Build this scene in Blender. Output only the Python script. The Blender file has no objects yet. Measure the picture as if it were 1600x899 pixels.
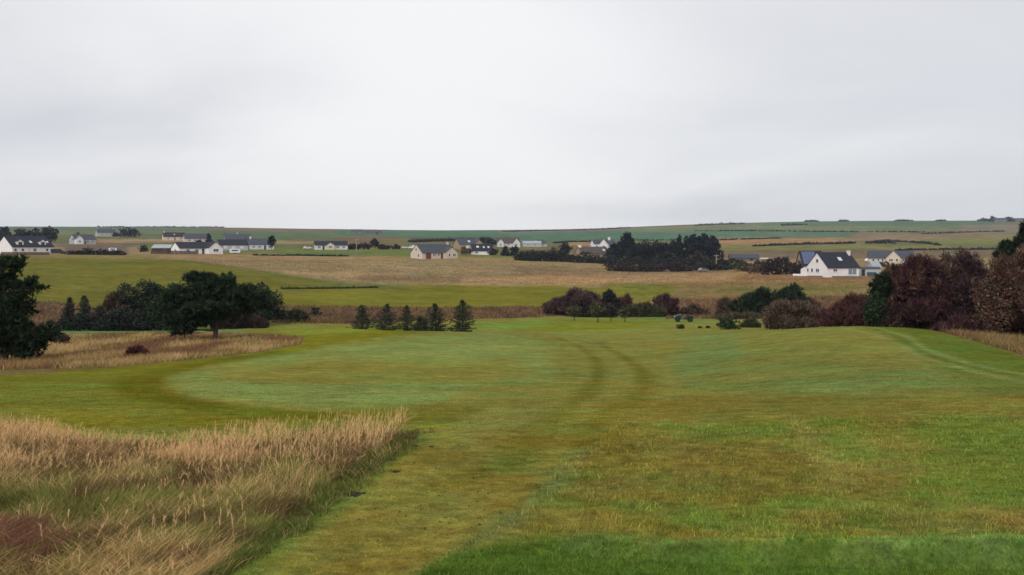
import bpy, math, random
from mathutils import Vector
import numpy as np

# ------------------------------------------------------------------ camera, sky, sun, exposure
SC = bpy.context.scene
COL = SC.collection
F, CX, CY, HOR = 1400.0, 800.0, 449.5, 385.0      # focal length and centre in photo pixels, row of eye level
PITCH = math.atan((CY - HOR) / F)
CP, SP = math.cos(PITCH), math.sin(PITCH)
EYE = 1.65

cam_d = bpy.data.cameras.new('camera')
cam_d.sensor_width = 36.0
cam_d.lens = 36.0 * F / 1600.0
cam_d.clip_start = 0.1
cam_d.clip_end = 30000.0
cam = bpy.data.objects.new('camera', cam_d)
COL.objects.link(cam)
cam.location = (0, 0, EYE)
cam.rotation_euler = (math.pi / 2 - PITCH, 0, 0)
SC.camera = cam

SUN_EL, SUN_AZ = math.radians(33), math.radians(205)   # azimuth from +Y, clockwise: behind the camera, to its left
w = bpy.data.worlds.new('World')
SC.world = w
w.use_nodes = True
nt = w.node_tree
for n in list(nt.nodes):
    nt.nodes.remove(n)
def wn(t, **k):
    n = nt.nodes.new(t)
    for a, b in k.items():
        setattr(n, a, b)
    return n
out = wn('ShaderNodeOutputWorld')
bg = wn('ShaderNodeBackground')
bg.inputs['Strength'].default_value = 0.1
sky = wn('ShaderNodeTexSky', sky_type='NISHITA', sun_disc=False)
sky.sun_elevation = SUN_EL
sky.sun_rotation = SUN_AZ
tc = wn('ShaderNodeTexCoord')
sep = wn('ShaderNodeSeparateXYZ')
nt.links.new(tc.outputs['Generated'], sep.inputs[0])
zc = wn('ShaderNodeMath', operation='MAXIMUM'); nt.links.new(sep.outputs['Z'], zc.inputs[0]); zc.inputs[1].default_value = 0.0
za = wn('ShaderNodeMath', operation='ADD'); nt.links.new(zc.outputs[0], za.inputs[0]); za.inputs[1].default_value = 0.16
dx = wn('ShaderNodeMath', operation='DIVIDE'); nt.links.new(sep.outputs['X'], dx.inputs[0]); nt.links.new(za.outputs[0], dx.inputs[1])
dy = wn('ShaderNodeMath', operation='DIVIDE'); nt.links.new(sep.outputs['Y'], dy.inputs[0]); nt.links.new(za.outputs[0], dy.inputs[1])
cmb = wn('ShaderNodeCombineXYZ'); nt.links.new(dx.outputs[0], cmb.inputs[0]); nt.links.new(dy.outputs[0], cmb.inputs[1])
cmb.inputs[2].default_value = 3.7
cn1 = wn('ShaderNodeTexNoise'); cn1.inputs['Scale'].default_value = 0.55; cn1.inputs['Detail'].default_value = 6.0
cn1.inputs['Roughness'].default_value = 0.47; cn1.inputs['Distortion'].default_value = 0.35
nt.links.new(cmb.outputs[0], cn1.inputs['Vector'])
cr = wn('ShaderNodeValToRGB')
e = cr.color_ramp.elements
e[0].position = 0.30; e[0].color = (0.645, 0.66, 0.71, 1)
e[1].position = 0.70; e[1].color = (0.84, 0.845, 0.865, 1)
m_ = e.new(0.5); m_.color = (0.745, 0.755, 0.79, 1)
nt.links.new(cn1.outputs['Fac'], cr.inputs[0])
# paler band of cloud low over the horizon, all the way round
lo = wn('ShaderNodeMapRange'); nt.links.new(zc.outputs[0], lo.inputs[0])
lo.inputs[1].default_value = 0.0; lo.inputs[2].default_value = 0.17; lo.inputs[3].default_value = 1.0; lo.inputs[4].default_value = 0.0
lo.interpolation_type = 'SMOOTHSTEP'
lm = wn('ShaderNodeMath', operation='MULTIPLY'); nt.links.new(lo.outputs[0], lm.inputs[0]); lm.inputs[1].default_value = 0.35
mx0 = wn('ShaderNodeMixRGB'); nt.links.new(lm.outputs[0], mx0.inputs[0]); nt.links.new(cr.outputs[0], mx0.inputs[1])
mx0.inputs[2].default_value = (0.84, 0.86, 0.88, 1)
# where the cloud sheet is thinnest it lets most light through: a broad bright stretch ahead, ragged by the cloud noise
ax_ = wn('ShaderNodeMath', operation='ADD'); nt.links.new(sep.outputs['X'], ax_.inputs[0]); ax_.inputs[1].default_value = .10
ab_ = wn('ShaderNodeMath', operation='ABSOLUTE'); nt.links.new(ax_.outputs[0], ab_.inputs[0])
na = wn('ShaderNodeMath', operation='MULTIPLY_ADD'); nt.links.new(cn1.outputs['Fac'], na.inputs[0]); na.inputs[1].default_value = -.55; nt.links.new(ab_.outputs[0], na.inputs[2])
lobe = wn('ShaderNodeMapRange', interpolation_type='SMOOTHSTEP'); nt.links.new(na.outputs[0], lobe.inputs[0])
lobe.inputs[1].default_value = -.22; lobe.inputs[2].default_value = .20; lobe.inputs[3].default_value = 1.0; lobe.inputs[4].default_value = 0
mx1 = wn('ShaderNodeMixRGB'); nt.links.new(lobe.outputs[0], mx1.inputs[0]); nt.links.new(mx0.outputs[0], mx1.inputs[1]); mx1.inputs[2].default_value = (.97, .97, .975, 1)
sc10 = wn('ShaderNodeVectorMath', operation='SCALE'); nt.links.new(mx1.outputs[0], sc10.inputs[0]); sc10.inputs['Scale'].default_value = 10.0
mx = wn('ShaderNodeMixRGB'); mx.inputs[0].default_value = 0.95
nt.links.new(sky.outputs[0], mx.inputs[1]); nt.links.new(sc10.outputs[0], mx.inputs[2])
nt.links.new(mx.outputs[0], bg.inputs['Color']); nt.links.new(bg.outputs[0], out.inputs[0])

sun_d = bpy.data.lights.new('sun', 'SUN')
sun_d.energy = 1.5
sun_d.angle = math.radians(25)
sun_d.color = (1.0, 0.97, 0.93)
sun = bpy.data.objects.new('sun', sun_d)
COL.objects.link(sun)
sun.rotation_euler = (math.pi / 2 - SUN_EL, 0, math.pi - SUN_AZ)
# direction check: sun shines from azimuth SUN_AZ (clockwise from +Y)
from mathutils import Vector
sv = Vector((math.sin(SUN_AZ) * math.cos(SUN_EL), math.cos(SUN_AZ) * math.cos(SUN_EL), math.sin(SUN_EL)))
sun.rotation_euler = sv.to_track_quat('Z', 'Y').to_euler()

SC.view_settings.view_transform = 'Standard'
SC.view_settings.look = 'None'
SC.view_settings.exposure = 0.0
SC.view_settings.gamma = 1.0
SC.view_settings.use_curve_mapping = False
SC.render.engine = 'CYCLES'
SC.cycles.use_denoising = True
SC.cycles.max_bounces = 6
SC.cycles.diffuse_bounces = 3
SC.cycles.glossy_bounces = 2
SC.cycles.transmission_bounces = 3
SC.cycles.volume_bounces = 0
SC.cycles.filter_width = 1.55

rng = np.random.default_rng(7)
random.seed(7)

# ------------------------------------------------------------------ colour and noise helpers
E_UP = np.array([.95, .95, 1.03])      # light that falls on open level ground here, in display units
def S(r, g, b):
    c = np.array([r, g, b], float) / 255.0
    return np.where(c <= 0.04045, c / 12.92, ((c + 0.055) / 1.055) ** 2.4)
def A(r, g, b):
    return S(r, g, b) / E_UP

def _h(ix, iy, iz, seed):
    n = (ix.astype(np.int64) * 374761393 + iy.astype(np.int64) * 668265263 + iz.astype(np.int64) * 2147483647 + seed * 1274126177) & 0xFFFFFFFF
    n = ((n ^ (n >> 13)) * 1274126177) & 0xFFFFFFFF
    n = ((n ^ (n >> 16)) * 2246822519) & 0xFFFFFFFF
    return ((n ^ (n >> 15)) & 0xFFFFFF) / float(0xFFFFFF)
def vnoise(p, seed=0):
    p = np.asarray(p, float)
    i = np.floor(p).astype(np.int64)
    f = p - i
    f = f * f * (3 - 2 * f)
    r = 0
    for dx_ in (0, 1):
        wx = f[:, 0] if dx_ else 1 - f[:, 0]
        for dy_ in (0, 1):
            wy = f[:, 1] if dy_ else 1 - f[:, 1]
            for dz_ in (0, 1):
                wz = f[:, 2] if dz_ else 1 - f[:, 2]
                r = r + wx * wy * wz * _h(i[:, 0] + dx_, i[:, 1] + dy_, i[:, 2] + dz_, seed)
    return r
def vnoise2(x, y, seed=0):
    x = np.asarray(x, float); y = np.asarray(y, float)
    ix = np.floor(x).astype(np.int64); iy = np.floor(y).astype(np.int64)
    fx = x - ix; fy = y - iy
    fx = fx * fx * (3 - 2 * fx); fy = fy * fy * (3 - 2 * fy)
    z = np.zeros_like(ix)
    a = _h(ix, iy, z, seed); b = _h(ix + 1, iy, z, seed); c = _h(ix, iy + 1, z, seed); d = _h(ix + 1, iy + 1, z, seed)
    return (a * (1 - fx) + b * fx) * (1 - fy) + (c * (1 - fx) + d * fx) * fy
def fbm2(x, y, seed=0, o=3):
    s = 0; a = 0.5; t = 0
    for k in range(o):
        s = s + a * vnoise2(x * 2 ** k + 13.1 * k, y * 2 ** k - 7.7 * k, seed + k); t += a; a *= 0.5
    return s / t

# ------------------------------------------------------------------ terrain
def row_to_z(d, row):           # height relative to the eye of a point at depth d seen at photo row
    v = -(row - CY) / F
    return d * (-SP + v * CP) / (CP + v * SP)
def project(X, Y, Z):           # world -> photo pixels
    zr = Z - EYE
    dep = Y * CP - zr * SP
    upc = Y * SP + zr * CP
    return CX + F * X / dep, CY - F * upc / dep

PROF = {
 0:    [(4.5,899),(6,800),(8,722),(11,662),(14,634),(20,608),(28,589),(40,571),(55,550),(75,530),(92,516),(115,500),(140,478),(180,445),(220,420),(255,408),(300,400),(340,396.5),(400,391),(480,386),(640,377),(900,369),(1300,362),(1900,355.5),(2300,353.5),(2800,358),(6000,372)],
 300:  [(4.5,899),(6,800),(8,722),(11,660),(14,632),(20,606),(28,585),(40,562),(55,546),(75,530),(92,517),(115,500),(140,482),(180,455),(220,432),(260,415),(300,404.5),(380,397.5),(440,391.5),(500,387),(640,379),(900,370),(1300,362),(1900,356.5),(2300,354.5),(2800,359),(6000,372)],
 500:  [(4.5,899),(6,800),(8,722),(11,658),(14,636),(20,610),(28,590),(40,565),(55,545),(75,523),(92,512),(115,500),(140,489),(180,470),(220,450),(260,431),(310,414),(380,402),(480,391),(640,382),(900,373),(1300,365),(1900,359),(2300,357.5),(2800,361),(6000,373)],
 680:  [(4.5,899),(6,800),(8,722),(11,656),(14,638),(20,614),(28,590),(40,563),(55,541),(72,521),(84,515.3),(96,522),(110,515),(125,503),(145,491),(180,474),(220,457),(270,438),(330,416),(375,404.5),(480,391.5),(640,382.5),(900,374),(1300,367),(1900,361.5),(2300,360),(2800,363),(6000,374)],
 900:  [(4.5,899),(6,800),(8,722),(11,656),(14,639),(20,616),(28,590),(45,559),(60,541),(84,524),(110,511.5),(134,503),(148,497.5),(160,492),(190,475),(230,455),(280,437),(330,424),(380,411),(480,398),(640,387),(900,376),(1300,367),(1900,360),(2300,358.3),(2800,361),(6000,373)],
 1080: [(4.5,899),(6,800),(8,722),(11,655),(14,636),(20,612),(28,586),(45,555),(60,535),(80,521),(105,512),(134,503),(148,498),(165,490),(195,470),(230,450),(280,432),(330,421),(380,412),(480,400),(640,388),(900,376),(1300,365),(1900,354),(2300,350),(2800,354),(6000,370)],
 1250: [(4.5,899),(6,800),(8,722),(11,652),(14,630),(20,600),(30,562),(42,535),(55,518),(66,509.3),(80,517),(105,514),(128,503),(140,497),(165,482),(195,463),(230,444),(262,431.5),(300,420),(400,405),(600,391),(900,378),(1300,364),(1900,349.5),(2300,345.2),(2800,350),(6000,368)],
 1400: [(4.5,899),(6,800),(8,722),(11,648),(14,624),(20,592),(30,555),(42,528),(52,514),(60,507),(75,513),(105,510),(130,499),(165,478),(195,460),(230,442),(262,431.5),(300,420),(400,408),(600,391),(900,377),(1300,362),(1900,348.5),(2300,344.3),(2800,349),(6000,368)],
 1600: [(4.5,899),(6,800),(8,722),(11,648),(14,624),(20,594),(30,567),(42,547),(52,535),(62,524),(80,511),(105,500),(130,490),(165,470),(195,455),(230,440),(262,431.5),(300,420),(400,405),(600,391),(900,377),(1300,361),(1900,347.5),(2300,344.0),(2800,349),(6000,368)],
}
def steps(a, b, r):
    n = max(2, int(math.log(b / a) / r))
    return np.exp(np.linspace(math.log(a), math.log(b), n, endpoint=False))
DG = np.concatenate([steps(0.6, 3.6, .03), steps(3.6, 12, .0075), steps(12, 150, .0095), steps(150, 520, .012),
                     steps(520, 2900, .018), steps(2900, 3300, .03), [3300.0]])
PXG = np.concatenate([CX + F * np.array([-2.6, -2.1, -1.7, -1.4, -1.2, -1.0, -.85, -.75, -.68]), np.arange(-90, 1691, 2.7),
                      CX + F * np.array([.68, .75, .85, 1.0, 1.2, 1.4, 1.7, 2.1, 2.6])])
UG = (PXG - CX) / F
LD = np.log(DG)
# each profile column onto a fine uniform log-depth axis, smoothed, then across the columns
LU = np.linspace(math.log(0.5), math.log(6600), 1500)
colx = sorted(PROF)
tab = []
for c in colx:
    ds = [0.4, 3.0] + [a for a, _ in PROF[c]]
    zs = [-EYE, -EYE] + [row_to_z(a, b) for a, b in PROF[c]]
    # piecewise in depth, cubic (monotone-ish) through smoothing
    zz = np.interp(np.exp(LU), ds, zs)
    k = np.exp(-0.5 * (np.arange(-24, 25) / 8.0) ** 2); k /= k.sum()
    zp = np.concatenate([np.full(24, zz[0]), zz, np.full(24, zz[-1])])
    tab.append(np.convolve(zp, k, 'valid'))
tab = np.array(tab)
CU = np.arange(-700, 2301, 20.0)
tt = np.empty((len(CU), len(LU)))
cf = np.clip(np.interp(CU, colx, np.arange(len(colx))), 0, len(colx) - 1)
ci = np.minimum(cf.astype(int), len(colx) - 2)
fr = cf - ci
tt = tab[ci] * (1 - fr)[:, None] + tab[ci + 1] * fr[:, None]
k = np.exp(-0.5 * (np.arange(-6, 7) / 2.2) ** 2); k /= k.sum()
ttp = np.concatenate([np.repeat(tt[:1], 6, 0), tt, np.repeat(tt[-1:], 6, 0)])
TT = sum(k[j] * ttp[j:j + len(CU)] for j in range(13))

def zat(X, Y):
    """ground height (world) at X, Y"""
    X = np.asarray(X, float); Y = np.asarray(Y, float)
    Ye = np.maximum(Y, 0.5)
    pc = np.clip(CX + F * X / Ye, CU[0], CU[-1] - 1e-6)
    a = (pc - CU[0]) / 20.0; ia = np.minimum(a.astype(int), len(CU) - 2); fa = a - ia
    b = (np.clip(np.log(Ye), LU[0], LU[-1] - 1e-6) - LU[0]) / (LU[1] - LU[0]); ib = np.minimum(b.astype(int), len(LU) - 2); fb = b - ib
    z = (TT[ia, ib] * (1 - fa) + TT[ia + 1, ib] * fa) * (1 - fb) + (TT[ia, ib + 1] * (1 - fa) + TT[ia + 1, ib + 1] * fa) * fb
    # soft swell of the ground
    amp = np.clip((Y - 6) / 60, 0, 1)
    z = z + amp * 0.10 * (fbm2(X / 7, Y / 7, 3) - 0.5) + 0.035 * (fbm2(X / 1.1, Y / 1.1, 5) - 0.5) * np.clip((Y - 2) / 3, 0, 1) * np.clip(1 - (Y - 40) / 60, 0, 1)
    z = z + np.clip((Y - 150) / 200, 0, 1) * 0.9 * (fbm2(X / 45, Y / 45, 9) - 0.5)
    # low turf bank at the front edge, right of the mown path
    s = np.clip((X - 0.05 - 0.25 * (Y - 4.6)) / 0.7, 0, 1)
    wob = 0.16 * (fbm2(X / 1.6, Y * 0 + 3.3, 21) - 0.5)
    yb = 4.95 + wob * .7
    u_ = np.clip((Y - yb) / .13, 0, 1); u_ = u_ * u_ * (3 - 2 * u_)
    s2 = np.clip((X - 0.35) / 0.9, 0, 1)
    z = z - s2 * .05 * (1 - u_) * np.clip((Y - 1) / 2, 0, 1) - s2 * .085 * np.exp(-((Y - yb + .03) / .045) ** 2) + s2 * .04 * np.exp(-((Y - yb - .17) / .09) ** 2)
    return z + EYE

GX = UG[None, :] * DG[:, None]
GY = np.repeat(DG[:, None], len(UG), 1)
GZ = zat(GX.ravel(), GY.ravel()).reshape(GX.shape)
GPX, GPY = project(GX, GY, GZ)
ND, NU = GX.shape
print('terrain grid', ND, NU)

def at(px, d):
    """ground point in the direction of photo column px at depth d"""
    X = (px - CX) / F * d
    for _ in range(3):
        z = float(zat(np.array([X]), np.array([d]))[0])
        dep = d * CP - (z - EYE) * SP
        X = (px - CX) / F * dep
    return np.array([X, d, float(zat(np.array([X]), np.array([d]))[0])])
def hit(px, row, dmin=3.0, dmax=6000.0):
    """first ground point beyond dmin that the photo shows at px, row"""
    ds = np.exp(np.linspace(math.log(dmin), math.log(dmax), 3000))
    X = (px - CX) / F * ds
    Z = zat(X, ds)
    X = (px - CX) / F * (ds * CP - (Z - EYE) * SP)
    Z = zat(X, ds)
    _, py = project(X, ds, Z)
    i = np.argmax(py <= row)
    return np.array([X[i], ds[i], Z[i]])
def top_z(d, row):
    return row_to_z(d, row) + EYE

def inpoly(px, py, poly):
    r = np.zeros(px.shape, bool)
    n = len(poly)
    for i in range(n):
        x1, y1 = poly[i]; x2, y2 = poly[(i + 1) % n]
        if y1 == y2:
            continue
        c = ((y1 > py) != (y2 > py)) & (px < (x2 - x1) * (py - y1) / (y2 - y1) + x1)
        r ^= c
    return r

# ------------------------------------------------------------------ colours of the ground (soil and turf colour, field by field)
GC = np.empty((ND, NU, 3))
REG = np.zeros((ND, NU), np.int32)
REGN = ['fairway', 'rough_ground', 'semi_rough', 'tee', 'green_field', 'rough_pasture', 'hills']
GC[:] = A(111, 110, 58)
far = GY > 152
REG[far] = 5; GC[far] = A(136, 117, 86)
REG[GY > 520] = 6; GC[GY > 520] = A(104, 104, 72)
QX = GX / (GY + 1.5); LGY = np.log(GY + 1.5)
NWX = (fbm2(QX * 16, LGY * 12, 31) - 0.5)
NWY = (fbm2(QX * 16 + 50, LGY * 12, 37) - 0.5)
NHF = fbm2(QX * 55, LGY * 45, 41, 3)
NWX = NWX + .45 * (fbm2(QX * 80, LGY * 60, 43) - .5)
NWY = NWY + .45 * (fbm2(QX * 80, LGY * 60, 47) - .5)
def paint(poly, rgb, dmin=0, dmax=1e9, warp=0.0, warpx=None, op=1.0, reg=None, soft=None):
    wx = warp if warpx is None else warpx
    qx = GPX + NWX * 2 * wx; qy = GPY + NWY * 2 * warp
    m = inpoly(qx, qy, poly) & (GY >= dmin) & (GY <= dmax)
    if rgb is not None:
        r = soft if soft is not None else (4 if dmax <= 152 and reg is None else 1)
        mm = m.astype(np.float32)
        for _ in range(2 if r else 0):
            for ax in (0, 1):
                c = np.cumsum(np.pad(mm, [(r + 1, r) if k == ax else (0, 0) for k in (0, 1)], mode='edge'), axis=ax, dtype=np.float64)
                n_ = mm.shape[ax]
                hi = np.take(c, range(2 * r + 1, 2 * r + 1 + n_), axis=ax); lo_ = np.take(c, range(n_), axis=ax)
                mm = ((hi - lo_) / (2 * r + 1)).astype(np.float32)
        if soft != 0 and r >= 3:     # ragged, grassy transitions
            mm = np.clip(mm + (NHF - .5) * 1.1 * (4 * mm * (1 - mm)), 0, 1)
        GC[:] = GC * (1 - mm * op)[..., None] + A(*rgb) * (mm * op)[..., None]
    if reg is not None:
        REG[m] = REGN.index(reg)
    return m
def line(pts, rgb, width, op=1.0, dmin=3.0, soft=0.6):
    P = [hit(px, py, dmin) for px, py in pts]
    dd = np.full(GX.shape, 1e9)
    for a, b in zip(P[:-1], P[1:]):
        vx, vy = b[0] - a[0], b[1] - a[1]
        L2 = vx * vx + vy * vy + 1e-9
        t = np.clip(((GX - a[0]) * vx + (GY - a[1]) * vy) / L2, 0, 1)
        dd = np.minimum(dd, np.hypot(GX - a[0] - t * vx, GY - a[1] - t * vy))
    dd = dd + NWX * width * .6
    m = np.clip((width / 2 * (1 + soft) - dd) / (width * soft), 0, 1) * op
    GC[:] = GC * (1 - m[..., None]) + A(*rgb) * m[..., None]

# ---- far hill fields, top to bottom
H0 = 520
paint([(-200,340),(420,340),(420,366),(-200,364)], (88,104,78), H0, warp=1)
paint([(-200,360),(330,361),(330,367),(-200,368)], (104,108,80), H0, warp=1)
paint([(330,345),(545,345),(545,364),(330,363)], (108,100,78), H0, warp=1)
paint([(330,362),(560,365),(560,372),(330,371)], (86,105,76), H0, warp=1)
paint([(220,366),(460,368),(460,376),(220,376)], (88,104,74), H0, warp=1)
paint([(150,374),(290,374.5),(290,379.5),(150,379)], (150,124,100), 430, warp=.6)
paint([(425,376.5),(500,378),(500,382),(425,381)], (150,126,100), 430, warp=.6)
paint([(525,340),(860,340),(860,372),(525,370)], (78,106,82), H0, warp=1)
paint([(530,369),(625,370),(625,381),(530,381)], (114,98,76), 430, warp=1)
paint([(640,371),(790,371),(790,379),(640,379)], (84,88,74), 430, warp=1)
paint([(780,340),(1000,340),(1000,361),(780,365)], (118,108,94), H0, warp=.5)
paint([(800,364.5),(1000,360),(1190,356),(1300,360),(1300,373),(1120,375),(925,377),(800,382)], (82,109,88), 430, warp=.5)
paint([(980,340),(1260,340),(1230,348.5),(1100,352.5),(980,357)], (112,96,78), H0, warp=.6)
paint([(980,357),(1100,352.5),(1230,348.5),(1210,361),(1090,361.5),(980,363)], (110,118,86), H0, warp=.6)
paint([(1120,372),(1335,370.5),(1340,381),(1240,384),(1120,384)], (150,118,86), 430, warp=.6)
paint([(1190,340),(1560,340),(1560,353),(1190,353)], (84,107,80), H0, warp=.5)
paint([(1200,352.5),(1450,353.5),(1500,360),(1440,364),(1200,362)], (111,119,87), H0, warp=.5)
paint([(1200,361.5),(1345,362.5),(1345,371.5),(1200,372)], (86,108,86), H0, warp=.5)
paint([(1340,362),(1700,358),(1700,366),(1340,371)], (112,106,84), H0, warp=.8)
paint([(1330,366),(1560,366),(1700,366),(1700,375),(1330,378)], (130,111,88), H0, warp=.8)
paint([(1500,352),(1700,350),(1700,361),(1500,361)], (118,108,94), H0, warp=.6)
paint([(1440,374),(1590,370),(1590,382),(1440,383)], (116,116,70), 430, warp=1)
paint([(1120,384),(1340,381),(1480,384),(1480,392),(1120,394)], (118,115,73), 380, warp=.8)
paint([(1040,393),(1700,388),(1700,402),(1040,406)], (112,98,80), 330, warp=1.5)
paint([(885,378),(930,377.5),(930,385),(885,385)], (142,116,86), 430, warp=.5)
paint([(-200,379),(240,380),(240,386),(-200,386)], (106,97,84), 330, warp=1)
paint([(100,383),(200,384),(200,398),(100,397)], (104,90,82), 330, warp=1)
paint([(220,380),(560,382),(560,399),(345,396),(220,392)], (100,105,65), 330, warp=1)
paint([(560,382),(830,384),(830,404),(560,400)], (106,106,66), 370, warp=1.2)
paint([(440,392),(640,393),(640,400),(440,399)], (94,107,60), 370, warp=1)
paint([(820,385),(960,388),(960,396),(820,396)], (110,100,74), 430, warp=1)
# ---- middle distance: rough pasture and the two green fields
paint([(-200,396),(250,399),(250,405),(-200,401)], (118,108,72), 200, 430, warp=1)
paint([(250,398),(400,399),(640,401),(640,407),(250,407)], (140,117,86), 200, 430, warp=1)
paint([(620,402),(960,407),(960,410),(620,407)], (140,119,84), 200, 430, warp=.6)
paint([(850,409),(1070,413),(1070,419),(850,415)], (142,125,84), 200, 430, warp=1)
paint([(540,405),(960,413),(960,432),(540,428)], (138,120,90), 200, 430, warp=2)
paint([(800,416),(1060,421),(1240,426),(1240,432),(800,432)], (124,105,80), 200, 430, warp=2)
paint([(440,424),(640,427),(640,432),(440,430)], (156,130,98), 160, 430, warp=1.5)
paint([(560,431),(860,432),(860,440),(560,440)], (122,102,76), 160, 430, warp=1.5)
paint([(720,434),(1200,424),(1360,430),(1360,441),(1000,444),(720,446)], (152,124,92), 160, 430, warp=2.0)
paint([(1150,431),(1420,431),(1420,441),(1150,441)], (132,100,72), 160, 430, warp=2)
paint([(940,443),(1420,440),(1420,470),(940,475)], (113,104,60), 152, 430, warp=2.5)
paint([(1050,441),(1420,438),(1420,474),(1020,474)], (128,108,74), 152, 430, warp=3.5, op=.8)
paint([(1120,449),(1330,447),(1330,460),(1120,462)], (108,102,56), 152, 430, warp=4, op=.7)
paint([(-200,401),(250,405),(300,408),(450,429),(545,444),(620,447),(620,484),(-200,500)], (101,98,45), 120, 430, warp=.8, reg='green_field')
paint([(540,455),(600,445.5),(700,446),(860,447),(960,451),(900,482),(700,482),(330,482),(420,466)], (110,107,42), 130, 430, warp=.6, reg='green_field')
paint([(445,432),(545,444),(640,447),(640,452),(540,453)], (92,98,50), 130, 430, warp=.8)
paint([(960,446),(1060,448),(1040,470),(950,470)], (110,109,48), 152, 430, warp=1)
line([(250,405),(300,409),(380,419),(450,430),(545,444)], (86,84,50), 1.3, .9, 150)
line([(545,444),(700,447),(860,448.5),(955,452)], (88,88,46), 1.3, .8, 150)
line([(440,462),(640,459),(760,462),(860,466)], (104,98,40), 1.2, .6, 150)
line([(520,471),(700,469),(860,473)], (128,122,56), 1.0, .5, 150)
# heath strip at the foot of the field
m = paint([(420,478),(560,480),(700,481),(860,479),(870,494),(800,498),(700,500),(560,506),(420,505)], (112,86,66), 112, 240, warp=2, reg='rough_ground')
paint([(40,470),(100,474),(190,486),(190,512),(40,516)], (112,90,70), 80, 200, warp=2, reg='rough_ground')
paint([(420,485),(560,492),(560,507),(420,500)], (112,80,62), 95, 200, warp=2, reg='rough_ground')
paint([(1040,465),(1420,460),(1420,497),(1040,499)], (120,92,66), 142, 240, warp=2, reg='rough_ground')
# ---- fairway and what borders it
MN = 150
paint([(-200,522),(480,514),(640,510),(700,516),(620,527),(560,537),(450,553),(330,571),(268,590),(262,604),(300,622),(400,636),(520,642),(720,640),(720,668),(-200,675)], (100,100,38), 8, MN, warp=1.5)
paint([(600,520),(560,536),(450,552),(330,570),(265,589),(260,604),(300,623),(400,637),(520,643),(720,641),(720,660),(470,655),(300,640),(190,618),(170,600),(230,580),(330,562),(450,545),(520,530)], (84,84,24), 8, MN, warp=2.5, op=.75)
paint([(250,585),(230,600),(270,622),(390,640),(390,634),(300,618),(262,602)], (100,86,32), 8, MN, warp=2, op=.6)
paint([(470,528),(560,514),(640,516),(600,528),(520,542),(430,552)], (108,104,34), 40, MN, warp=1)
paint([(-200,590),(60,598),(180,590),(150,606),(190,630),(300,648),(-200,650)], (104,106,48), 8, MN, warp=2, op=.7)
paint([(90,512),(340,513),(400,518),(340,523),(90,523)], (86,116,78), 60, MN, warp=1)
paint([(430,518),(560,512),(600,514),(500,524),(430,527)], (112,118,48), 60, MN, warp=1)
# tall dry grass island under the pines
ISL2 = [(-200,548),(20,548),(90,524),(200,521),(330,520),(420,523),(474,528),(470,538),(400,551),(300,562),(180,573),(60,585),(-200,592)]
paint(ISL2, (112,96,62), 20, MN, warp=1.2, reg='rough_ground')
# grey-green inner fairway
paint([(620,526),(560,537),(450,553),(330,571),(268,590),(262,603),(300,621),(400,635),(520,641),(800,632),(870,600),(860,545),(800,518)], (112,118,66), 10, MN, warp=3)
paint([(330,575),(560,560),(800,565),(850,585),(760,600),(500,600),(350,598)], (116,110,54), 10, MN, warp=8, op=.7)
paint([(520,545),(800,530),(870,540),(800,553),(560,556)], (114,126,76), 10, MN, warp=6, op=.6)
paint([(300,600),(500,602),(760,604),(740,622),(420,628)], (110,124,74), 10, MN, warp=5, op=.6)
paint([(760,600),(1100,590),(1100,650),(700,655),(640,640)], (114,109,56), 9, MN, warp=6, op=.8)
paint([(740,505),(860,498),(880,508),(800,516),(740,514)], (100,114,54), 60, MN, warp=1)
paint([(800,516),(870,502),(960,498),(1050,500),(1020,510),(960,516),(880,518)], (106,108,40), 60, MN, warp=.8)
paint([(860,497),(1090,498),(1130,503),(1050,502),(900,500)], (88,112,58), 90, MN, warp=.6)
paint([(1080,525),(1150,520),(1160,560),(1120,600),(1060,600),(1050,570)], (97,112,66), 9, MN, warp=8, op=.8)
paint([(1100,560),(1400,560),(1600,600),(1600,625),(1200,620),(1080,600)], (100,104,58), 9, MN, warp=9, op=.6)
paint([(1200,590),(1480,575),(1500,610),(1250,615)], (97,112,66), 9, MN, warp=9, op=.5)
paint([(1350,508),(1460,513),(1620,556),(1620,600),(1520,579),(1440,556),(1400,533)], (86,97,42), 12, MN, warp=3)
paint([(1420,540),(1620,590),(1620,640),(1500,600)], (88,98,48), 10, MN, warp=5, op=.7)
line([(1325,513),(1380,527),(1415,543),(1445,560),(1520,580),(1640,604)], (118,124,78), .42, .55, 14)
line([(1365,512),(1420,527),(1445,545),(1500,565),(1640,592)], (112,124,76), .5, .6, 14)
paint([(940,624),(1640,614),(1640,655),(900,662)], (104,96,46), 8, MN, warp=5, op=.8)
paint([(500,640),(760,640),(700,668),(560,655)], (98,98,42), 8, MN, warp=2)
# lower right: tufty semi-rough
SR = [(960,662),(1640,650),(2900,640),(2900,848),(980,846),(760,846),(700,870),(640,905),(800,800),(890,720)]
paint(SR, (106,99,46), 3.5, 14, warp=11, reg='semi_rough')
g = fbm2(QX * 9, LGY * 7, 51, 4); b_ = fbm2(QX * 11 + 9, LGY * 9, 57, 4); dk_ = fbm2(QX * 45, LGY * 40, 59, 3)
msr = (REG == 2)
k1 = np.clip((g - .40 + .10 * np.clip((GPX - 1200) / 300, -.6, 1)) * 5, 0, 1) * msr * .85
kd = np.clip((dk_ - .58) * 6, 0, 1) * msr * .55
GC[:] = GC * (1 - kd[..., None]) + A(72, 64, 24) * kd[..., None]
GC[:] = GC * (1 - k1[..., None]) + A(90, 106, 44) * k1[..., None]
k2 = np.clip((b_ - .55) * 5, 0, 1) * msr * .6
GC[:] = GC * (1 - k2[..., None]) + A(114, 100, 52) * k2[..., None]
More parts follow.
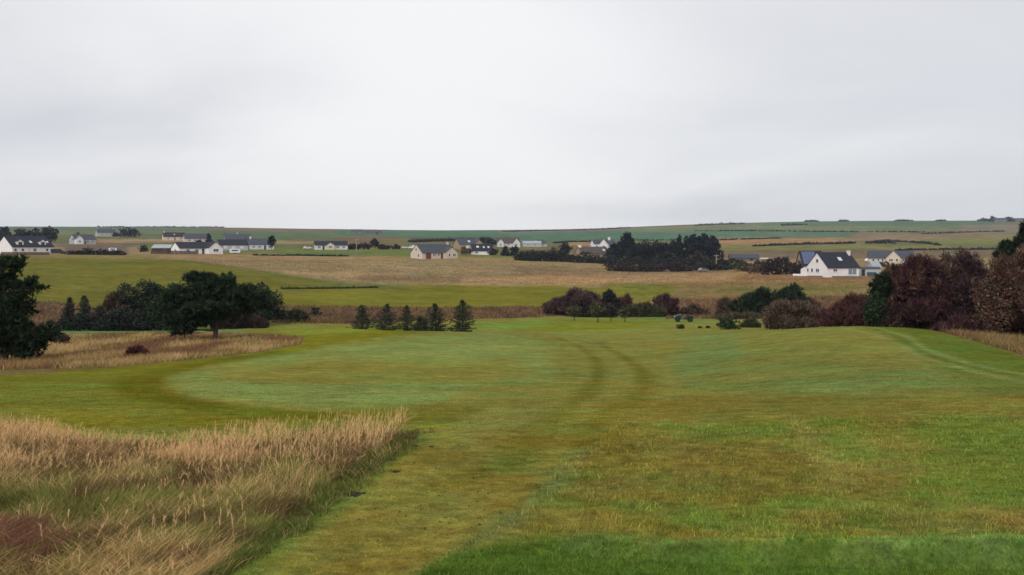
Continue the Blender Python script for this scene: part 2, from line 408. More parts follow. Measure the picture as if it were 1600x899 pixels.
paint([(1060,690),(1120,700),(1110,770),(1040,760)], (118,98,54), 3.5, 14, warp=14, op=.35)
paint([(1380,790),(1620,800),(1620,840),(1380,830)], (120,94,56), 3.5, 14, warp=14, op=.4)
line([(1245,655),(1275,700),(1310,750),(1345,800)], (118,110,60), .3, .4, 4)
# mown path, its borders
paint([(648,676),(760,656),(900,640),(990,640),(935,680),(885,735),(800,810),(655,905),(610,960),(250,960),(340,905),(440,830),(560,750)], (111,104,52), 3, 14, warp=3)
paint([(640,720),(860,660),(900,690),(760,790),(560,880),(440,880)], (110,103,52), 3, 14, warp=14, op=.6)
paint([(700,650),(880,640),(860,690),(720,700)], (104,104,58), 3, 14, warp=10, op=.6)
line([(925,690),(900,720),(858,765),(790,820),(690,882),(600,950)], (100,110,72), .15, .45, 3, 1.4)  # this streak and the darker one beside it paint the shading of a bank
line([(905,700),(880,728),(838,770),(770,822),(670,882),(580,950)], (84,94,50), .12, .5, 3, 1.4)
line([(662,684),(600,728),(530,785),(440,850),(365,905),(310,960)], (82,98,46), .24, .65, 3)
# wheel tracks
line([(868,528),(905,540),(930,560),(938,580),(928,602),(895,632),(860,664),(790,726),(700,800)], (92, 90, 36), .40, .72, 7, .8)
line([(935,535),(975,558),(1003,580),(1010,600),(985,630),(958,640),(930,668),(905,697)], (96, 90, 34), .42, .72, 7, .8)
# front turf bank
paint([(640,905),(700,868),(780,848),(1000,842),(1640,838),(2900,838),(2900,1400),(300,1400),(560,960)], (70,90,34), .6, 6.2, warp=11, reg='tee')
paint([(860,850),(1000,844),(2900,840),(2900,868),(1100,870),(900,862)], (92,106,62), .6, 6.2, warp=5, op=.7)  # paler strip: light on the bank face painted into the turf colour
# foreground island of tall grass
ISL1 = [(-600,668),(-40,668),(100,690),(250,700),(400,694),(520,684),(610,680),(656,671),(652,690),(595,728),(510,790),(430,846),(350,905),(240,1000),(100,1300),(-600,1300)]
paint(ISL1, (84,78,46), .6, 14, warp=2.0, reg='rough_ground')
# ground under the trees on the right
RTG = [(1330,507),(1400,509),(1460,517),(1530,537),(1600,557),(1720,590),(1720,480),(1330,480)]
paint(RTG, (112,94,60), 30, 100, warp=1.5, reg='rough_ground')

# soften field edges a little
for _ in range(2):
    GCp = np.pad(GC, ((1, 1), (1, 1), (0, 0)), mode='edge')
    GC = (GCp[1:-1, 1:-1] * 4 + GCp[:-2, 1:-1] + GCp[2:, 1:-1] + GCp[1:-1, :-2] + GCp[1:-1, 2:]) / 8
GC[REG == 6] *= .93; GC[msr] *= 1.46; GC[REG == 3] *= 1.34; GC[(REG == 0)] *= np.array([1.16, 1.14, 1.06])
GC[(REG == 0) & (GY < 14)] *= 1.12
# patchiness of the turf: greener and browner drifts, fine streaks of mowing
near = np.clip((170 - GY) / 40, 0, 1) * (REG == 0)
pc = fbm2(QX * 15 + 3, LGY * 14, 61, 4)
kg = np.clip((pc - .52) * 7, 0, 1) * near * .55; kb = np.clip((.46 - pc) * 7, 0, 1) * near * .5
tg = A(106, 122, 64) / A(110, 112, 60); tb = A(111, 107, 52) / A(110, 112, 60)
GC *= 1 + (tg - 1) * kg[..., None]; GC *= 1 + (tb - 1) * kb[..., None]
pn = fbm2(QX * 9, LGY * 9, 71, 4); ps = fbm2(QX * 34, LGY * 85, 73, 3); pf = fbm2(QX * 110, LGY * 160, 79, 2)
am = np.where(GY < 150, 1.0, .8)
GC *= (1 + am * (.32 * (pn - .5) + .40 * (ps - .5) + .50 * (pf - .5)))[..., None]
pn2 = fbm2(QX * 20 + 5, LGY * 24, 77, 3) - .5
GC[..., 0] *= 1 + .26 * pn2; GC[..., 2] *= 1 - .2 * pn2

def ground_col(X, Y):
    b = np.interp(np.log(np.maximum(Y, DG[0])), LD, np.arange(ND)); a = np.interp(X / np.maximum(Y, .1), UG, np.arange(NU))
    return GC[np.clip(np.round(b), 0, ND - 1).astype(int), np.clip(np.round(a), 0, NU - 1).astype(int)]
def ground_reg(X, Y):
    b = np.interp(np.log(np.maximum(Y, DG[0])), LD, np.arange(ND)); a = np.interp(X / np.maximum(Y, .1), UG, np.arange(NU))
    return REG[np.clip(np.round(b), 0, ND - 1).astype(int), np.clip(np.round(a), 0, NU - 1).astype(int)]

# ------------------------------------------------------------------ materials
def pbsdf(name):
    m = bpy.data.materials.new(name); m.use_nodes = True
    n = m.node_tree.nodes; b = n['Principled BSDF']
    b.inputs['Specular IOR Level'].default_value = 0.25
    return m, n, m.node_tree.links, b
def attr_mat(name, scales, amps, rough=.9, bump=0.0, bscale=30.0, spec=0.15, transl=0.0):
    """colour from the mesh (per field, per leaf) with procedural mottling over it"""
    m, n, l, b = pbsdf(name)
    b.inputs['Roughness'].default_value = rough; b.inputs['Specular IOR Level'].default_value = spec
    at_ = n.new('ShaderNodeAttribute'); at_.attribute_name = 'Col'
    cur = at_.outputs['Color']
    geo = n.new('ShaderNodeNewGeometry')
    for s_, a_ in zip(scales, amps):
        nz = n.new('ShaderNodeTexNoise'); nz.inputs['Scale'].default_value = s_; nz.inputs['Detail'].default_value = 4; nz.inputs['Roughness'].default_value = .65
        l.new(geo.outputs['Position'], nz.inputs['Vector'])
        mr = n.new('ShaderNodeMapRange'); l.new(nz.outputs['Fac'], mr.inputs[0])
        mr.inputs[1].default_value = .25; mr.inputs[2].default_value = .75; mr.inputs[3].default_value = 1 - a_; mr.inputs[4].default_value = 1 + a_
        v = n.new('ShaderNodeVectorMath'); v.operation = 'SCALE'; l.new(cur, v.inputs[0]); l.new(mr.outputs[0], v.inputs['Scale'])
        cur = v.outputs[0]
    l.new(cur, b.inputs['Base Color'])
    if bump > 0:
        nz = n.new('ShaderNodeTexNoise'); nz.inputs['Scale'].default_value = bscale; nz.inputs['Detail'].default_value = 6; nz.inputs['Roughness'].default_value = .7
        l.new(geo.outputs['Position'], nz.inputs['Vector'])
        bp = n.new('ShaderNodeBump'); bp.inputs['Strength'].default_value = bump; bp.inputs['Distance'].default_value = .06
        l.new(nz.outputs['Fac'], bp.inputs['Height']); l.new(bp.outputs[0], b.inputs['Normal'])
    if transl > 0:
        t = n.new('ShaderNodeBsdfTranslucent'); l.new(cur, t.inputs['Color'])
        mxs = n.new('ShaderNodeMixShader'); mxs.inputs[0].default_value = transl
        l.new(b.outputs[0], mxs.inputs[1]); l.new(t.outputs[0], mxs.inputs[2]); l.new(mxs.outputs[0], n['Material Output'].inputs[0])
    return m
def flat_mat(name, rgb, rough=.7, amp=.12, scale=1.5, spec=.3, metal=0.0, bump=0.0):
    m, n, l, b = pbsdf(name)
    b.inputs['Roughness'].default_value = rough; b.inputs['Specular IOR Level'].default_value = spec; b.inputs['Metallic'].default_value = metal
    tcn = n.new('ShaderNodeTexCoord')
    nz = n.new('ShaderNodeTexNoise'); nz.inputs['Scale'].default_value = scale; nz.inputs['Detail'].default_value = 5
    l.new(tcn.outputs['Object'], nz.inputs['Vector'])
    mr = n.new('ShaderNodeMapRange'); l.new(nz.outputs['Fac'], mr.inputs[0])
    mr.inputs[1].default_value = .3; mr.inputs[2].default_value = .7; mr.inputs[3].default_value = 1 - amp; mr.inputs[4].default_value = 1 + amp
    v = n.new('ShaderNodeVectorMath'); v.operation = 'SCALE'; v.inputs[0].default_value = rgb; l.new(mr.outputs[0], v.inputs['Scale'])
    l.new(v.outputs[0], b.inputs['Base Color'])
    if bump:
        bp = n.new('ShaderNodeBump'); bp.inputs['Strength'].default_value = bump; bp.inputs['Distance'].default_value = .03
        l.new(nz.outputs['Fac'], bp.inputs['Height']); l.new(bp.outputs[0], b.inputs['Normal'])
    return m
M = {}
M['turf'] = attr_mat('mown_turf', (.7, 2.6, 9, 40), (.16, .26, .34, .34), 1.0, .5, 30, 0.0)
M['rough'] = attr_mat('rough_turf', (.5, 2.0, 9, 40), (.16, .26, .36, .34), 1.0, .8, 22, 0.0)
M['field'] = attr_mat('pasture', (.03, .15, .6, 2.5), (.10, .24, .34, .3), 1.0, .6, 1.5, 0.0)
M['green'] = attr_mat('sown_field', (.02, .09, .4, 2.5), (.07, .14, .2, .2), 1.0, .4, 1.5, 0.0)
M['hill'] = attr_mat('hill_fields', (.008, .03, .12), (.16, .28, .3), 1.0, 0, 1, 0.0)
M['leaf'] = attr_mat('foliage', (), (), .85, 0, 1, .06, .18)
M['blade'] = attr_mat('grass_blades', (), (), .85, 0, 1, .04, .25)
M['bark'] = flat_mat('bark', (.075, .058, .05), .9, .35, 6, .1, 0, .6)
M['white'] = flat_mat('white_render', (.80, .77, .76), .85, .06, .8)
M['offwhite'] = flat_mat('greyer_white_render', (.60, .585, .58), .9, .12, .7)  # darker, greyer white for several of the farther houses
M['cream'] = flat_mat('cream_render', (.60, .51, .41), .85, .07, .8)
M['tan'] = flat_mat('tan_stone', (.36, .25, .17), .9, .14, 2)
M['greywall'] = flat_mat('grey_render', (.42, .42, .42), .9, .08, 1)
M['slate'] = flat_mat('slate_roof', (.022, .024, .036), .7, .18, 3, .2)
M['slate2'] = flat_mat('blue_grey_tile_roof', (.055, .062, .080), .7, .14, 3, .3)
M['brownroof'] = flat_mat('brown_tile_roof', (.085, .065, .06), .8, .15, 3)
M['paleroof'] = flat_mat('pale_sheet_roof', (.34, .37, .40), .5, .1, 2)
M['glass'] = flat_mat('window_glass', (.03, .035, .045), .12, .1, 1, .6)
M['paleglass'] = flat_mat('pale_glass', (.20, .25, .28), .15, .1, 1, .6)
M['skyglass'] = flat_mat('rooflight_glass', (.60, .64, .68), .08, .03, 1, .8)
M['frame'] = flat_mat('white_frame', (.66, .66, .66), .5, .04, 1)
M['red'] = flat_mat('dull_red_paint', (.16, .04, .045), .6, .1, 1)
M['dark'] = flat_mat('dark_timber', (.035, .028, .028), .8, .2, 3)
M['fence'] = flat_mat('brown_timber', (.085, .052, .045), .85, .25, 2)
M['stone'] = flat_mat('field_stone', (.15, .135, .13), .95, .3, 2, .2, 0, .8)
M['solar'] = flat_mat('solar_cells', (.075, .10, .20), .25, .08, 1, .6)
M['vanwhite'] = flat_mat('white_car_paint', (.75, .76, .78), .3, .02, 1, .5)
M['grey_paint'] = flat_mat('grey_car_paint', (.22, .24, .27), .3, .03, 1, .5)
M['black_paint'] = flat_mat('dark_car_paint', (.018, .02, .03), .3, .05, 1, .5)
M['teal'] = flat_mat('teal_paint', (.02, .07, .085), .5, .1, 1, .4)
M['tyre'] = flat_mat('black_rubber', (.018, .018, .02), .85, .1, 4, .2)
M['metal'] = flat_mat('dull_metal', (.4, .4, .42), .4, .05, 2, .5, .7)
M['pole'] = flat_mat('weathered_pole', (.30, .26, .22), .9, .15, 3)
M['soil'] = flat_mat('dark_soil', (.040, .031, .024), .95, .3, 20, .1, 0, .8)
M['machine'] = flat_mat('dark_green_paint', (.012, .03, .028), .45, .08, 3, .4)

# ------------------------------------------------------------------ object helpers
def tag(o, label=None, cat=None, group=None, kind=None):
    if label: o['label'] = label
    if cat: o['category'] = cat
    if group: o['group'] = group
    if kind: o['kind'] = kind
    return o
def thing(name, label, cat, loc, rotz=0.0, group=None):
    o = bpy.data.objects.new(name, None)
    o.empty_display_size = .5
    COL.objects.link(o)
    o.location = [float(v) for v in loc]; o.rotation_euler = (0, 0, rotz)
    return tag(o, label, cat, group)
def link_mesh(name, me, mat, parent=None):
    me.materials.append(mat)
    o = bpy.data.objects.new(name, me)
    COL.objects.link(o)
    if parent is not None:
        o.parent = parent
    return o
def tri_mesh(name, V, T, C=None, k=3):
    me = bpy.data.meshes.new(name)
    V = np.ascontiguousarray(V, np.float32); T = np.ascontiguousarray(T, np.int32)
    me.vertices.add(len(V)); me.vertices.foreach_set('co', V.ravel())
    me.loops.add(T.size); me.loops.foreach_set('vertex_index', T.ravel())
    me.polygons.add(len(T)); me.polygons.foreach_set('loop_start', np.arange(0, T.size, k, dtype=np.int32))
    me.update(calc_edges=True)
    if C is not None:
        ca = me.color_attributes.new('Col', 'FLOAT_COLOR', 'POINT')
        cc = np.ones((len(V), 4), np.float32); cc[:, :3] = C
        ca.data.foreach_set('color', cc.ravel())
    return me
class MB:
    def __init__(s):
        s.v = []; s.f = []
    def add(s, vs, fs):
        o = len(s.v); s.v += [tuple(map(float, q)) for q in vs]; s.f += [[i + o for i in q] for q in fs]
        return s
    def obox(s, c, ax, ay, az, hx, hy, hz):
        c = np.array(c, float); ax, ay, az = (np.array(q, float) for q in (ax, ay, az))
        vs = [c + i * hx * ax + j * hy * ay + q * hz * az for i in (-1, 1) for j in (-1, 1) for q in (-1, 1)]
        return s.add(vs, [[0, 1, 3, 2], [4, 6, 7, 5], [0, 4, 5, 1], [2, 3, 7, 6], [0, 2, 6, 4], [1, 5, 7, 3]])
    def box(s, x0, x1, y0, y1, z0, z1):
        return s.obox(((x0 + x1) / 2, (y0 + y1) / 2, (z0 + z1) / 2), (1, 0, 0), (0, 1, 0), (0, 0, 1), (x1 - x0) / 2, (y1 - y0) / 2, (z1 - z0) / 2)
    def prism(s, prof, a0, a1, axis='x'):
        """convex or star-shaped outline (u, z) swept along x (u is y) or along y (u is x)"""
        n = len(prof)
        f = (lambda a, u, z: (a, u, z)) if axis == 'x' else (lambda a, u, z: (u, a, z))
        vs = [f(a0, u, z) for u, z in prof] + [f(a1, u, z) for u, z in prof]
        fs = [[i, (i + 1) % n, n + (i + 1) % n, n + i] for i in range(n)]
        fs += [list(range(n))[::-1], list(range(n, 2 * n))]
        return s.add(vs, fs)
    def chevron(s, W, hw, hr, a0, a1, over=.3, th=.16, axis='x', u0=0.0):
        m = hr / (W / 2); ye = W / 2 + over; ze = hw - m * over
        pr = [(u0 - ye, ze + .02), (u0, hw + hr + .02), (u0 + ye, ze + .02), (u0 + ye, ze + th), (u0, hw + hr + th + .03), (u0 - ye, ze + th)]
        f = (lambda a, u, z: (a, u, z)) if axis == 'x' else (lambda a, u, z: (u, a, z))
        vs = [f(a0, u, z) for u, z in pr] + [f(a1, u, z) for u, z in pr]
        fs = [[i, (i + 1) % 6, 6 + (i + 1) % 6, 6 + i] for i in range(6)] + [[0, 1, 4, 5], [1, 2, 3, 4], [11, 10, 7, 6], [10, 9, 8, 7]]
        return s.add(vs, fs)
    def tube(s, pts, rad, n=7):
        pts = [np.array(p, float) for p in pts]
        o = len(s.v)
        for i, p in enumerate(pts):
            t = pts[min(i + 1, len(pts) - 1)] - pts[max(i - 1, 0)]
            t = t / (np.linalg.norm(t) + 1e-9)
            a = np.cross(t, (0.31, .9, .2)); a /= np.linalg.norm(a) + 1e-9
            b = np.cross(t, a)
            for j in range(n):
                q = 2 * math.pi * j / n
                s.v.append(tuple(p + rad[i] * (math.cos(q) * a + math.sin(q) * b)))
        for i in range(len(pts) - 1):
            for j in range(n):
                s.f.append([o + i * n + j, o + i * n + (j + 1) % n, o + (i + 1) * n + (j + 1) % n, o + (i + 1) * n + j])
        s.f.append([o + j for j in range(n)][::-1]); s.f.append([o + (len(pts) - 1) * n + j for j in range(n)])
        return s
    def build(s, name, mat, parent=None, smooth=False):
        me = bpy.data.meshes.new(name)
        me.from_pydata(s.v, [], s.f)
        import bmesh
        bm = bmesh.new(); bm.from_mesh(me)
        bmesh.ops.recalc_face_normals(bm, faces=bm.faces)
        bm.to_mesh(me); bm.free()
        if smooth:
            me.polygons.foreach_set('use_smooth', [True] * len(me.polygons))
        return link_mesh(name, me, mat, parent)

# ------------------------------------------------------------------ ground sheets: one surface, cut along the field edges
Vg = np.stack([GX, GY, GZ], -1).reshape(-1, 3)
Cg = GC.reshape(-1, 3)
ii, jj = np.meshgrid(np.arange(ND - 1), np.arange(NU - 1), indexing='ij')
q0 = ii * NU + jj
Q = np.stack([q0, q0 + 1, q0 + NU + 1, q0 + NU], -1).reshape(-1, 4)
FR = REG[:-1, :-1].ravel()
gm = {'fairway': 'turf', 'tee': 'turf', 'rough_ground': 'rough', 'semi_rough': 'rough', 'green_field': 'green', 'rough_pasture': 'field', 'hills': 'hill'}
for r, nm in enumerate(REGN):
    q = Q[FR == r]
    if not len(q):
        continue
    u, inv = np.unique(q, return_inverse=True)
    me = tri_mesh(nm, Vg[u], inv.reshape(-1, 4), Cg[u], 4)
    me.polygons.foreach_set('use_smooth', np.ones(len(me.polygons), bool))
    o = link_mesh(nm, me, M[gm[nm]])
    tag(o, kind='structure')
# ground behind and beside the viewpoint
mb = MB()
mb.add([(-40, -40, -.004), (40, -40, -.004), (40, .6, -.004), (-40, .6, -.004)], [[0, 1, 2, 3]])
me = tri_mesh('ground', mb.v, np.array(mb.f), np.tile(A(98, 102, 48), (4, 1)), 4)
tag(link_mesh('ground', me, M['turf']), kind='structure')

# ------------------------------------------------------------------ foliage
def crown_arrays(blobs, n, leaf, style, cols, seed, gap=.30, gfreq=None, floor_z=0.0):
    r = np.random.default_rng(seed)
    B = np.array(blobs, float)
    w_ = B[:, 3] * B[:, 5] + .3 * B[:, 3] * B[:, 4]; w_ /= w_.sum()
    m = int(n * 1.7)
    idx = r.choice(len(B), m, p=w_)
    d = r.normal(size=(m, 3)); d /= np.linalg.norm(d, axis=1)[:, None]
    rad = np.where(r.random(m) < .66, .76 + .26 * r.random(m), r.random(m) ** (1 / 3) * .85)
    rad *= 1 + .62 * (vnoise(d * 3.1 + idx[:, None] * 7.3, seed) - .5)
    P = B[idx, :3] + d * rad[:, None] * B[idx, 3:]
    size = np.median(B[:, 3])
    gf = gfreq or 1.6 / max(size, .05)
    stray = r.random(m) < (.05 if style != 'pine' else .02)
    P = np.where(stray[:, None], B[idx, :3] + (P - B[idx, :3]) * (1.05 + .22 * r.random(m))[:, None], P)
    ok = (vnoise(P * gf + 3.1, seed + 1) > gap) & (P[:, 2] > floor_z)
    P = P[ok][:n]; d = d[ok][:n]
    m = len(P)
    C = np.array([np.array(c[:3]) for c in cols]); cw = np.array([c[3] for c in cols], float); cw /= cw.sum()
    # colour varies clump by clump and leaf by leaf
    pick = np.clip(np.searchsorted(np.cumsum(cw), np.clip(vnoise(P * gf * 1.3 + 20, seed + 2) * 1.5 - .25 + r.normal(0, .2, m), 0, .999)), 0, len(C) - 1)
    c = C[pick] * (.45 + 1.1 * r.random(m) ** 1.5)[:, None]
    up = np.array([0, 0, 1.0])
    if style == 'leaf':
        a = r.normal(size=(m, 3)); a /= np.linalg.norm(a, axis=1)[:, None]
        b = np.cross(a, r.normal(size=(m, 3))); b /= np.linalg.norm(b, axis=1)[:, None] + 1e-9
        L = leaf * (.6 + .8 * r.random(m))[:, None]
        V = np.stack([P - a * L * .6, P + b * L * .35, P + a * L * .7, P - b * L * .3], 1)
        T = np.arange(m)[:, None] * 4 + np.array([0, 1, 2, 3])[None]
        T = np.concatenate([T[:, [0, 1, 2]], T[:, [0, 2, 3]]])
        return V.reshape(-1, 3), T, np.repeat(c, 4, 0)
    if style == 'twig':
        a = d * .7 + up * .55 + r.normal(0, .45, (m, 3)); a /= np.linalg.norm(a, axis=1)[:, None]
        b = np.cross(a, r.normal(size=(m, 3))); b /= np.linalg.norm(b, axis=1)[:, None] + 1e-9
        L = leaf * (1.2 + 2.2 * r.random(m))[:, None]; Wd = leaf * .22
        V = np.stack([P - a * L * .5 - b * Wd, P - a * L * .5 + b * Wd, P + a * L * .5], 1)
        T = np.arange(m * 3).reshape(-1, 3)
        return V.reshape(-1, 3), T, np.repeat(c, 3, 0)
    if style == 'pine':
        K = 7
        ax = d * .55 + up * .55 + r.normal(0, .25, (m, 3)); ax /= np.linalg.norm(ax, axis=1)[:, None]
        a = ax[:, None] + r.normal(0, .62, (m, K, 3)); a /= np.linalg.norm(a, axis=2)[..., None]
        b = np.cross(a, r.normal(size=(m, K, 3))); b /= np.linalg.norm(b, axis=2)[..., None] + 1e-9
        L = leaf * (.8 + .7 * r.random((m, K)))[..., None]; Wd = leaf * .17
        P3 = P[:, None]
        V = np.stack([P3 - b * Wd, P3 + b * Wd, P3 + a * L], 2)
        T = np.arange(m * K * 3).reshape(-1, 3)
        return V.reshape(-1, 3), T, np.repeat(c, K * 3, 0)
def crown(name, parent, blobs, n, leaf, style, cols, seed, **k):
    V, T, C = crown_arrays(blobs, n, leaf, style, cols, seed, **k)
    return link_mesh(name, tri_mesh(name, V, T, C), M['leaf'], parent)

# leaf and twig colours (base colour; weight)
PINE = [(.028,.047,.025,3), (.052,.078,.038,2), (.017,.029,.019,2)]
PINEB = [(.028,.042,.031,3), (.046,.062,.044,2), (.018,.026,.026,2)]
FARPINE = [(.022,.028,.034,3), (.030,.038,.040,2), (.016,.020,.028,2)]
PURPLE = [(.088,.050,.054,3), (.056,.036,.044,2), (.135,.085,.070,1.3), (.17,.095,.07,.9)]
PLUM = [(.080,.036,.044,3), (.050,.028,.038,2), (.14,.075,.058,1.3), (.18,.09,.065,.8)]
RUSSET = [(.180,.094,.066,2), (.100,.052,.048,2), (.25,.155,.105,1.4), (.11,.086,.052,1)]
BROWN = [(.140,.096,.068,3), (.085,.058,.048,2), (.20,.145,.10,1.2)]
OLIVE = [(.085,.088,.044,3), (.060,.068,.038,2), (.125,.11,.055,1)]
REDB = [(.120,.052,.048,3), (.080,.040,.040,2), (.15,.078,.058,1)]
GREENB = [(.045,.072,.028,3), (.065,.10,.038,2), (.03,.05,.024,1)]
HEDGE = [(.040,.042,.036,3), (.030,.034,.034,2), (.06,.052,.042,1)]
HEDGEP = [(.055,.042,.044,3), (.038,.032,.038,2), (.08,.06,.048,1)]

def px_m(d):            # metres per render pixel at depth d
    return d / (F * 1024 / 1600)
def shape_blobs(kind, W, H, seed, depth=.8):
    r = random.Random(seed)
    D = W * (depth if kind != 'wide' else min(depth, .45 * max(1, H / W * 2.2)))
    B = []
    if kind == 'dome':
        B.append((r.uniform(-.06, .06) * W, 0, H * .34, W * .34, D * .34, H * .36))
        for k in range(13):
            a = r.uniform(0, 6.28); q = r.uniform(.16, .42)
            hh = r.uniform(.14, .80) * (1.28 - 1.25 * q)
            B.append((math.cos(a) * W * q, math.sin(a) * D * q, H * hh, W * r.uniform(.13, .24), D * r.uniform(.13, .22), H * r.uniform(.14, .26)))
        B.append((r.uniform(-.16, .16) * W, 0, H * .78, W * .18, D * .2, H * .22))
        B.append((r.uniform(-.25, .25) * W, 0, H * .66, W * .16, D * .2, H * .20))
    elif kind == 'wide':
        n = max(4, int(W / H * 3.2))
        for k in range(n):
            x = (k + .5) / n - .5
            prof = 1 - abs(x * 1.7) ** 2.6
            hh = H * prof * r.uniform(.72, 1.0)
            B.append((x * W * .92, r.uniform(-.2, .2) * D, hh * .45, W / n * r.uniform(.75, 1.1), D * r.uniform(.25, .4), hh * .55))
            B.append((x * W * .9 + r.uniform(-.3, .3) * W / n, r.uniform(-.3, .3) * D, hh * .78, W / n * r.uniform(.4, .7), D * .2, hh * .22))
    elif kind == 'tree':
        B.append((0, 0, H * .58, W * .36, D * .36, H * .34))
        for k in range(11):
            a = r.uniform(0, 6.28); q = r.uniform(.15, .36)
            B.append((math.cos(a) * W * q, math.sin(a) * D * q, H * r.uniform(.38, .80), W * r.uniform(.12, .2), D * r.uniform(.12, .2), H * r.uniform(.09, .16)))
        B.append((r.uniform(-.08, .08) * W, 0, H * .86, W * .18, D * .18, H * .14))
    elif kind == 'conifer':
        for k in range(7):
            t = k / 6
            B.append((r.uniform(-.05, .05) * W, r.uniform(-.05, .05) * D, H * (.12 + .78 * t), W * (.48 - .38 * t), D * (.48 - .38 * t), H * .12))
    return B
def stems(parent, H, W, n=3, mat='bark', seed=0, name='stem'):
    r = random.Random(seed); mb = MB()
    for k in range(n):
        a = r.uniform(0, 6.28); s = r.uniform(.05, .25) * W
        mb.tube([(0 + .1 * math.cos(a), .1 * math.sin(a), -.25), (s * .5 * math.cos(a), s * .5 * math.sin(a), H * .3), (s * math.cos(a), s * math.sin(a), H * .68)], [.045 * H ** .5 + .02, .03 * H ** .5 + .01, .012], 6)
    mb.build(name, M[mat], parent, True)
def bush(name, label, cat, px, d, wpx, ytop, kind, style, cols, seed, group=None, row=None, dens=1.0, gap=.30, depth=.8, nstem=3, leafk=1.0, crown_name='foliage'):
    if row is not None:
        p = hit(px, row, d)
    else:
        p = at(px, d)
    d = p[1]
    H = top_z(d, ytop) - p[2]
    W = wpx / F * d
    t = thing(name, label, cat, p, 0, group)
    pm = px_m(d)
    leaf = max(.05, pm * 1.9) * leafk
    area = (W / pm) * (H / pm)
    B = shape_blobs(kind, W, H, seed, depth)
    zt = max(b[2] + b[5] for b in B); s = H / zt / .97
    B = [(b[0], b[1], b[2] * s, b[3], b[4], b[5] * s) for b in B]
    n = int(max(160, area * {'leaf': 2.6, 'twig': 5.5, 'pine': 1.1}[style] * dens))
    n = min(n, {'leaf': 30000, 'twig': 60000, 'pine': 9000}[style])
    crown(crown_name, t, B, n, leaf * {'leaf': 1.0, 'twig': 1.05, 'pine': 2.1}[style], style, cols, seed, gap=gap)
    stems(t, H, W, nstem, 'bark', seed, 'trunk' if cat == 'tree' else 'stem')
    return t

# ---- the two pines and the thicket on the left
def big_pine(label, px, row, dmin, ytop, spec, trunk_top, seed, n, lean=0.0, trunk_r=.17, cols=PINE, leafk=1.0):
    """spec: foliage masses in photo pixels relative to the trunk foot (dx, rise, rx, rz)"""
    p = hit(px, row, dmin)
    d = p[1]; k = d / F
    t = thing('pine_tree', label, 'tree', p)
    r = random.Random(seed)
    B = []
    for sx, rise, rx, rz in spec:
        B.append((sx * k, r.uniform(-.35, .35) * rx * k, rise * k, rx * k * .85, rx * k * .7, rz * k * .85))
        for j in range(8):
            a = r.uniform(0, 6.28)
            B.append(((sx + r.uniform(.35, .95) * rx * math.cos(a)) * k, .7 * rx * k * math.sin(a), (rise + r.uniform(-.6, .9) * rz) * k, rx * k * r.uniform(.2, .38), rx * k * .32, rz * k * r.uniform(.2, .36)))
    crown('crown', t, B, n, px_m(d) * 4.2 * leafk, 'pine', cols, seed, gap=.36)
    H = trunk_top * k
    mb = MB()
    pts = [(0, 0, -.3), (0, 0, .1), (.05 * H + lean * .3, 0, H * .35), (lean * .7, 0, H * .7), (lean, 0, H)]
    mb.tube(pts, [trunk_r * 1.3, trunk_r, trunk_r * .8, trunk_r * .5, .03], 9)
    mb.build('trunk', M['bark'], t, True)
    for sx, rise, rx, rz in spec:
        z0 = min(max(rise * k * .75, H * .2), H * .85)
        m2 = MB()
        x0 = lean * z0 / H
        m2.tube([(x0, 0, z0 - .15), (x0 + (sx * k - x0) * .5, 0, z0 + (rise * k - z0) * .45), (sx * k, 0, rise * k)], [trunk_r * .42, trunk_r * .28, .02], 6)
        m2.build('limb', M['bark'], t, True)
    return t
big_pine('dark shaggy pine cut off by the left edge, its lowest boughs over brown grass', 6, 566, 30, 400,
         [(4, 148, 28, 20), (-34, 140, 46, 26), (40, 118, 25, 13), (-8, 112, 42, 22), (48, 36, 36, 22), (0, 60, 55, 30), (-45, 70, 60, 40), (36, 22, 30, 16), (66, 44, 20, 16), (-14, 34, 42, 24), (10, 84, 40, 20)],
         150, 11, 6500, .1, .19)
big_pine('round topped dark pine standing on a bare trunk in the tall brown grass', 336, 531, 50, 430,
         [(-6, 80, 40, 22), (-52, 66, 32, 20), (36, 66, 36, 18), (-38, 34, 46, 18), (8, 52, 60, 24), (-66, 40, 26, 16), (70, 60, 22, 14), (-20, 94, 26, 9), (-50, 14, 16, 7), (18, 92, 16, 9)],
         84, 12, 6000, -.1, .20)

